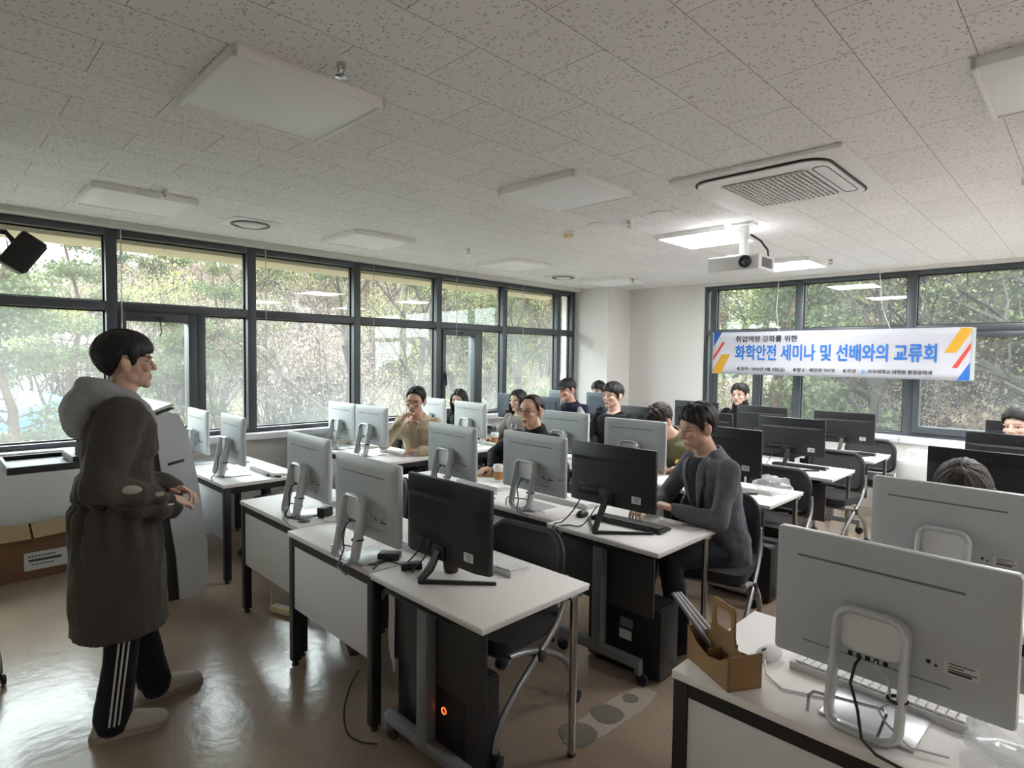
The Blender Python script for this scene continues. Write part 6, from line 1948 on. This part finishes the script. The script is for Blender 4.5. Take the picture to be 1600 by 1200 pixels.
def people():
    black = cloth('cloth_black', (0.011, 0.011, 0.013)); trous = cloth('cloth_dark_trousers', (0.016, 0.016, 0.020))
    # ------------------------------------------------ the standing presenter
    coat = cloth('coat_olive_brown', srgb(70, 66, 60), .10, .5); hoodg = cloth('hoodie_grey', srgb(150, 153, 155), .06, .4)
    track = cloth('track_pants_black', (0.010, 0.010, 0.012), .1, .1); stripe = cloth('stripe_white', srgb(196, 196, 196), .03, .05)
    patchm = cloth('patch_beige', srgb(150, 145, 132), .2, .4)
    shoe = pm('shoe_off_white', srgb(170, 164, 154), .8, var=.08); sole = pm('shoe_sole', srgb(150, 140, 126), .8)
    def coat_extra(t, spine, RL, SH, EL, WR):
        # flaring skirt of the long coat
        loft(t, [Vector((0, -.008, .44)), Vector((0, -.005, .60)), Vector((0, .0, .80)), Vector((0, .01, .98)), spine(.35)], [.235, .23, .22, .19, .185], [.188, .186, .178, .155, .15], power=2.5)
        loft(t, [spine(.55), spine(.8), spine(.93)], [.20, .215, .17], [.155, .15, .12])
        for nm in 'RL':
            limb(t, [SH[nm], EL[nm]], [.090, .080]); limb(t, [EL[nm], EL[nm].lerp(WR[nm], 1.08)], [.082, .066])
    def coat_shape(co):
        z = co[:, 2]
        return -1.6 * np.exp(-((z - 1.0) / .02) ** 2) + .9 * np.sin(np.arctan2(co[:, 0], co[:, 1]) * 16 + z * 6) * np.exp(-((z - .93) / .12) ** 2)
    def pres_more(root, HM, s, spine, RL, SH, EL, WR, KN, AN, HJ):
        NB = spine(1.0)
        h = MB()
        h.ell(NB + Vector((0, .135, -.05)), (.135, .075, .115)); h.ell(NB + Vector((0, .11, .0)), (.13, .09, .07))
        for g in (-1, 1):
            h.tube([NB + Vector(p) for p in ((g * .02, -.115, -.10), (g * .075, -.085, -.04), (g * .108, -.01, .015), (g * .10, .08, .05), (g * .04, .13, .055))], [.026, .036, .044, .05, .05], 10)
        m_ = remesh(h, .011, 3, 'hood'); wrinkle(m_, .010, 14, 3.0, 1.0); link_mesh('hood', m_, hoodg, root, 180, label='grey hood of a hoodie lying on the shoulders')
        st = MB()
        for nm, sg in (('R', -1), ('L', 1)):
            for q in range(3):
                pts = []
                for a, b, ra, rb in ((HJ[nm], KN[nm], .092, .072), (KN[nm], AN[nm] + Vector((0, 0, -.02)), .072, .066)):
                    for k in range(7):
                        t_ = k / 6; r_ = ra + (rb - ra) * t_ + .004; an = R(-14 + 14 * q)
                        pts.append(a.lerp(b, t_) + Vector((sg * r_ * math.cos(an), r_ * math.sin(an), 0)))
                st.tube(pts, .0075, 6, flat=.6, up=(sg, 0, 0))
        st.build('side_stripes', stripe, root, 60, label='three white stripes down each trouser leg')
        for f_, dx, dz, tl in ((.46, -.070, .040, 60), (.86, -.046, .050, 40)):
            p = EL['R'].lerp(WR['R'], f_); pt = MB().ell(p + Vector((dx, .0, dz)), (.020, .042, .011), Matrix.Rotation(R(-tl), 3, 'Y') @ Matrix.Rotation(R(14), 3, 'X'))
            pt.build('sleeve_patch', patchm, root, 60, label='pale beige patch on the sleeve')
    person((-3.06, .60), 172, 'young man standing in a long olive coat, grey hood and striped black track pants', dict(
        stand=True, hip=.915, lean=2, T=.527, head=(4, -3, 0), voxel=.004, hs=1.0,
        kR=(-.10, -.02, .50), aR=(-.11, .03, .095), kL=(.10, -.06, .50), aL=(.12, -.15, .095),
        footR=-6, footL=8, hem=.062,
        wR=(-.15, -.155, .985), eR=(-.45, .9, -.3), wL=(.05, -.20, 1.01), eL=(.45, .9, -.3), hdR=(.45, -.85, .05), hnR=(.5, 0, -.85), hdL=(-.5, -.8, 0), hnL=(-.5, 0, -.85), curlR=.35, curlL=.4,
        skin=srgb(214, 176, 156),
        top=dict(name='coat', mat=coat, low=-.2, high=.985, cuff=1.10, fat=1.12, amp=.015, freq=7, extra=coat_extra, voxel=.011, shape=coat_shape),
        bottom=dict(name='track_pants', mat=track, hem=.074), shoe=shoe, sole=sole,
        hair=dict(line='fringe', thick='fluffy', amp=.004, tip=.45), more=pres_more))

    # ------------------------------------------------ the man in the grey suit
    suit = cloth('suit_grey', srgb(100, 101, 108), .10, .35); shirt = cloth('shirt_dark', (0.022, 0.022, 0.026), .1, .1)
    def suit_more(root, HM, s, spine, RL, SH, EL, WR, KN, AN, HJ):
        # dark shirt front, lapels and buttons lying on the chest
        v = MB(); rows = ((1.0, .062), (.90, .058), (.75, .046), (.55, .028), (.38, .008))
        vs = []; fs = []
        def front(t, x): 
            ry = np.interp(t, [.02, .32, .66, .86, .955, 1.0], [.130, .118, .125, .112, .092, .072]); rx = np.interp(t, [.02, .32, .66, .86, .955, 1.0], [.172, .160, .172, .180, .125, .078])
            return spine(t) + RL @ Vector((x, -(ry * max(.05, 1 - min(.98, abs(x / rx)) ** 2.4) ** (1 / 2.4)) - .010, 0))
        for t, w_ in rows:
            for q in range(7): vs.append(front(t, -w_ + 2 * w_ * q / 6))
        for j in range(len(rows) - 1):
            for q in range(6): a = j * 7 + q; fs.append((a, a + 1, a + 8, a + 7))
        o_ = v.add(vs, fs).build('shirt_front', shirt, root, 60); sd = o_.modifiers.new('thickness', 'SOLIDIFY'); sd.thickness = .012; sd.offset = 0
        for g in (-1, 1):
            l = MB(); vs = []; fs = []
            prof = ((1.0, .060, .085), (.93, .058, .105), (.84, .055, .110), (.74, .046, .118), (.73, .045, .100), (.55, .030, .062), (.40, .010, .022))
            for t, a_, b_ in prof:
                for q in range(4):
                    x_ = g * (a_ + (b_ - a_) * q / 3); p = front(t, x_); vs.append(p + Vector((0, -.007, 0)))
            for j in range(len(prof) - 1):
                for q in range(3): a = j * 4 + q; fs.append((a, a + 1, a + 5, a + 4))
            o_ = l.add(vs, fs).build('lapel', suit, root, 40); sd = o_.modifiers.new('thickness', 'SOLIDIFY'); sd.thickness = .007; sd.offset = 0
        bt = MB()
        for t in (.94, .82, .68, .54): bt.ell(front(t, 0) + Vector((0, -.008, 0)), (.006, .003, .006))
        bt.build('buttons', MT['ac_grey'], root, 60)
    person((-1.56, 3.36), -30, 'man in a grey suit jacket and dark shirt seated at the second-row aisle table', dict(
        lean=12, T=.565, head=(-4, 13, 2), voxel=.004, hs=1.06, width=1.1, closed=True, world=True,
        wR=(-1.86, 2.98, .79), wL=(-1.70, 3.02, .80), eR=(-.8, .5, -.7), eL=(.8, .5, -.7), curlR=.45, curlL=.5, hnR=(.2, -.1, -1), hnL=(-.2, -.1, -1),
        skin=srgb(212, 170, 148),
        top=dict(name='suit_jacket', mat=suit, high=.985, low=-.22, cuff=.95, fat=1.04, amp=.012, freq=11, voxel=.010),
        bottom=dict(mat=trous, hem=.062), hair=dict(line='swept', thick='swept', amp=.008, tip=.3),
        collar=dict(mat=suit, r=.078, h=.035, open=.9), more=suit_more))

    # ------------------------------------------------ beige jacket, hand on chin
    beige = cloth('jacket_beige', srgb(196, 180, 154), .08, .4); polo = cloth('shirt_beige', srgb(170, 154, 132), .05, .2)
    def beige_more(root, HM, s, spine, RL, SH, EL, WR, KN, AN, HJ):
        v = MB(); vs = []; fs = []; ts = (1.0, .9, .75, .55, .35, .15); ws = (.06, .062, .06, .058, .058, .058)
        for t, w_ in zip(ts, ws):
            for q in range(7):
                x_ = -w_ + 2 * w_ * q / 6; ry = np.interp(t, [.02, .32, .66, .86, .955, 1.0], [.143, .130, .138, .123, .101, .080])
                vs.append(spine(t) + RL @ Vector((x_, -ry * (1 - .25 * (x_ / .06) ** 2) - .018, 0)))
        for j in range(len(ts) - 1):
            for q in range(6): a = j * 7 + q; fs.append((a, a + 1, a + 8, a + 7))
        o_ = v.add(vs, fs).build('shirt_front', polo, root, 60); sd = o_.modifiers.new('thickness', 'SOLIDIFY'); sd.thickness = .01; sd.offset = 0
        for g in (-1, 1):
            l = MB().box((0, 0, 0), (.05, .012, .035), .004, RL @ Matrix.Rotation(R(g * 28), 3, 'Y')); l.build('collar_point', polo, root, loc=spine(.985) + RL @ Vector((g * .035, -.10, -.01)))
    person((-4.73, 3.56), 22, 'man with glasses in a beige jacket resting his chin on his fist', dict(
        lean=20, T=.552, head=(12, 8, 6), voxel=.004, hs=1.06, width=1.08, closed=True,
        wR=(-.085, -.345, 1.02), eR=(-.7, -.1, -.9), hdR=(.35, .1, .95), hnR=(.6, .55, -.2), htR=(0, .9, .3), curlR=.95, thumbR=.9,
        wL=(.14, -.36, .77), eL=(.8, .3, -.6), skin=srgb(210, 168, 146),
        top=dict(name='jacket', mat=beige, high=.985, fat=1.10, amp=.012, freq=11, voxel=.010), bottom=dict(mat=trous),
        hair=dict(line='short', amp=.005), glasses=MT['ac_grey'], collar=dict(mat=polo, r=.070, h=.022, open=.8), more=beige_more))

    # ------------------------------------------------ woman in black
    person((-5.27, 4.56), 8, 'long-haired woman in a black top sitting by the window behind a white computer', dict(
        lean=14, T=.482, head=(18, 10, 0), hs=.95, width=.86, skin=srgb(226, 190, 172), jaw=.92,
        wR=(-.20, -.38, .77), wL=(.18, -.38, .77), top=dict(name='sweater', mat=black, fat=1.0), bottom=dict(mat=trous),
        hair=dict(line='long', part=.010, amp=.003, locks=.26), collar=dict(mat=black, r=.072, h=.015)))

    # ------------------------------------------------ woman in the grey hoodie
    hood = cloth('hoodie_marl', srgb(146, 141, 138), .06, .25)
    def hood_more(root, HM, s, spine, RL, SH, EL, WR, KN, AN, HJ):
        NB = spine(1.0); h = MB()
        for g in (-1, 1):
            h.tube([NB + RL @ Vector(p) for p in ((g * .012, -.108, -.10), (g * .06, -.088, -.045), (g * .092, -.02, 0), (g * .08, .07, .02), (0, .11, .0))], [.018, .024, .03, .038, .04], 10)
        m_ = remesh(h, .010, 3, 'hood'); wrinkle(m_, .005, 15); link_mesh('hood', m_, hood, root, 180)
        dc = MB()
        for g in (-1, 1): dc.tube([NB + RL @ Vector(p) for p in ((g * .03, -.125, -.08), (g * .034, -.150, -.16), (g * .028, -.155, -.27))], .004, 6)
        dc.build('drawstrings', MT['paper'], root, 60)
    person((-4.52, 4.74), 6, 'woman in a light grey hoodie sitting behind the paper coffee cup', dict(
        lean=9, T=.487, head=(-4, 2, 0), hs=.95, width=.88, skin=srgb(232, 198, 180), jaw=.92,
        wR=(-.22, -.36, .77), wL=(.18, -.36, .77), top=dict(name='hoodie', mat=hood, fat=1.05, high=.985), bottom=dict(mat=trous),
        hair=dict(line='long', part=.008, amp=.003, locks=.16), more=hood_more))

    # ------------------------------------------------ man in the black turtleneck
    person((-3.17, 3.50), 2, 'balding man with glasses in a black high-necked jacket, hand beside the coffee cup', dict(
        lean=6, T=.522, head=(0, 2, 0), hs=1.05, width=1.06, voxel=.004, world=True, skin=srgb(218, 174, 148),
        wR=(-3.42, 3.22, .765), eR=(-1, .3, -.3), hdR=(-.25, -.95, -.1), hnR=(0, 0, -1), curlR=.5, wL=(-3.00, 3.14, .765), eL=(.9, .3, -.5),
        top=dict(name='jacket', mat=black, fat=1.06, high=.99), bottom=dict(mat=trous), hair=dict(line='receding', amp=.002),
        glasses=MT['dark_grommet'], collar=dict(mat=black, r=.074, h=.055, open=.25)))

    # ------------------------------------------------ man in the cap
    navy = cloth('jacket_navy', srgb(34, 38, 62), .1, .2); offw = cloth('sleeve_grey', srgb(186, 182, 178), .05, .2); capm = cloth('cap_charcoal', srgb(58, 59, 62), .08, .3)
    def cap_more(root, HM, s, spine, RL, SH, EL, WR, KN, AN, HJ):
        for nm, g in (('R', -1), ('L', 1)):
            p = MB(); a = SH[nm] + RL @ Vector((-g * .03, -.012, .012)); p.tube([a, a.lerp(EL[nm], .3) + Vector((0, -.012, 0)), a.lerp(EL[nm], .7) + Vector((0, -.01, 0))], [.050, .062, .056], 14)
            m_ = remesh(p, .01, 2, 'sleeve_panel'); link_mesh('sleeve_panel', m_, offw, root, 180, label='light grey sleeve panel')
    person((-4.49, 5.66), -2, 'man in a dark baseball cap and navy jacket with grey sleeve, hand on his mouth', dict(
        lean=14, T=.588, head=(-8, 12, 2), hs=1.06, width=1.08, closed=True, skin=srgb(212, 168, 146),
        wR=(-.03, -.335, 1.05), eR=(-.7, -.1, -.9), hdR=(.1, .2, .95), hnR=(.3, .85, -.1), htR=(-.9, .2, .3), curlR=.35,
        wL=(.10, -.40, .80), eL=(.8, .2, -.6), top=dict(name='jacket', mat=navy, fat=1.06), bottom=dict(mat=trous),
        hair=dict(line='short', amp=.003), cap=capm, collar=dict(mat=navy, r=.074, h=.02), more=cap_more))

    # ------------------------------------------------ person behind the grey monitor
    person((-5.03, 6.90), 0, 'person with short black hair mostly hidden behind the grey blue monitor', dict(
        lean=8, T=.495, head=(5, 6, 0), skin=srgb(216, 178, 158), wR=(-.2, -.36, .77), wL=(.2, -.36, .77),
        top=dict(name='sweater', mat=black), bottom=dict(mat=trous), hair=dict(line='fringe', thick='fluffy')))

    # ------------------------------------------------ young man in a black jacket
    def watch(root, HM, s, spine, RL, SH, EL, WR, KN, AN, HJ):
        p = EL['L'].lerp(WR['L'], .985); d = (WR['L'] - EL['L']).normalized()
        w_ = MB().tube([p - d * .009, p + d * .009], .0335, 16); w_.build('watch', MT['chrome'], root, 60)
    person((-3.45, 4.96), 0, 'young man with a dark fringe in a black jacket, hands folded on the desk', dict(
        lean=3, T=.567, head=(-5, -2, 0), hs=1.05, width=1.04, voxel=.004, skin=srgb(222, 184, 164), world=True,
        wR=(-3.50, 4.56, .772), eR=(-1, .4, -.5), hdR=(.75, -.65, 0), wL=(-3.34, 4.54, .775), eL=(1, .4, -.5), hdL=(-.8, -.55, 0), curlR=.4, curlL=.45,
        top=dict(name='jacket', mat=black, fat=1.08, high=.98), bottom=dict(mat=trous), hair=dict(line='fringe', amp=.005, tip=.45),
        collar=dict(mat=black, r=.080, h=.018, open=.5), more=watch))

    # ------------------------------------------------ bending person in an olive jacket
    olive = cloth('jacket_olive', srgb(116, 116, 90), .12, .4)
    person((-2.53, 4.70), 4, 'person in an olive padded jacket bending the head down over the desk', dict(
        lean=34, T=.575, head=(-24, 36, 0), hs=1.05, width=1.05, closed=True, skin=srgb(218, 178, 156), slouch=.03,
        wR=(-.10, -.42, .775), eR=(-.9, 0, -.4), wL=(.16, -.40, .775), eL=(.9, 0, -.4),
        top=dict(name='padded_jacket', mat=olive, fat=1.18, amp=.012, freq=14, shape=lambda c: .5 * np.sin(c[:, 2] * 62)), bottom=dict(mat=trous),
        hair=dict(line='swept', thick='fluffy', amp=.009, curls=1.2, mat=HAIRB), collar=dict(mat=olive, r=.085, h=.03, open=.4)))

    # ------------------------------------------------ person in a high collar
    person((-3.03, 6.96), 0, 'person in a high black collar up to the chin before the banner windows', dict(
        lean=4, T=.528, head=(0, 0, 0), skin=srgb(228, 188, 170), wR=(-.2, -.36, .77), wL=(.2, -.36, .77), hs=1.03,
        top=dict(name='coat', mat=black, fat=1.1), bottom=dict(mat=trous), hair=dict(line='swept', thick='fluffy', amp=.008, part=.006),
        collar=dict(mat=black, r=.080, h=.105)))

    # ------------------------------------------------ young man at the right edge
    person((-.40, 5.84), 0, 'young man with dark parted hair looking up at the right edge of the picture', dict(
        lean=5, T=.465, head=(-22, -2, -4), skin=srgb(226, 188, 170), wR=(-.2, -.36, .77), wL=(.2, -.36, .77), hs=1.05,
        top=dict(name='sweater', mat=black), bottom=dict(mat=trous), hair=dict(line='swept', thick='fluffy', amp=.008, part=.006), collar=dict(mat=black, r=.074, h=.02)))

    # ------------------------------------------------ dark head at the right
    person((-.41, 3.46), 0, 'person of whom only the glossy dark crown shows above a white computer at the right', dict(
        lean=16, T=.385, head=(0, 30, 0), wR=(-.2, -.36, .77), wL=(.2, -.36, .77), hs=1.12,
        top=dict(name='sweater', mat=black), bottom=dict(mat=trous), hair=dict(line='fringe', thick='fluffy', amp=.004, mat=HAIRB, locks=.14)))
# ================================================================== BUILD
room()
windows()
ceiling_things()
furniture()
banner()
outside()
people()
bpy.context.view_layer.update()
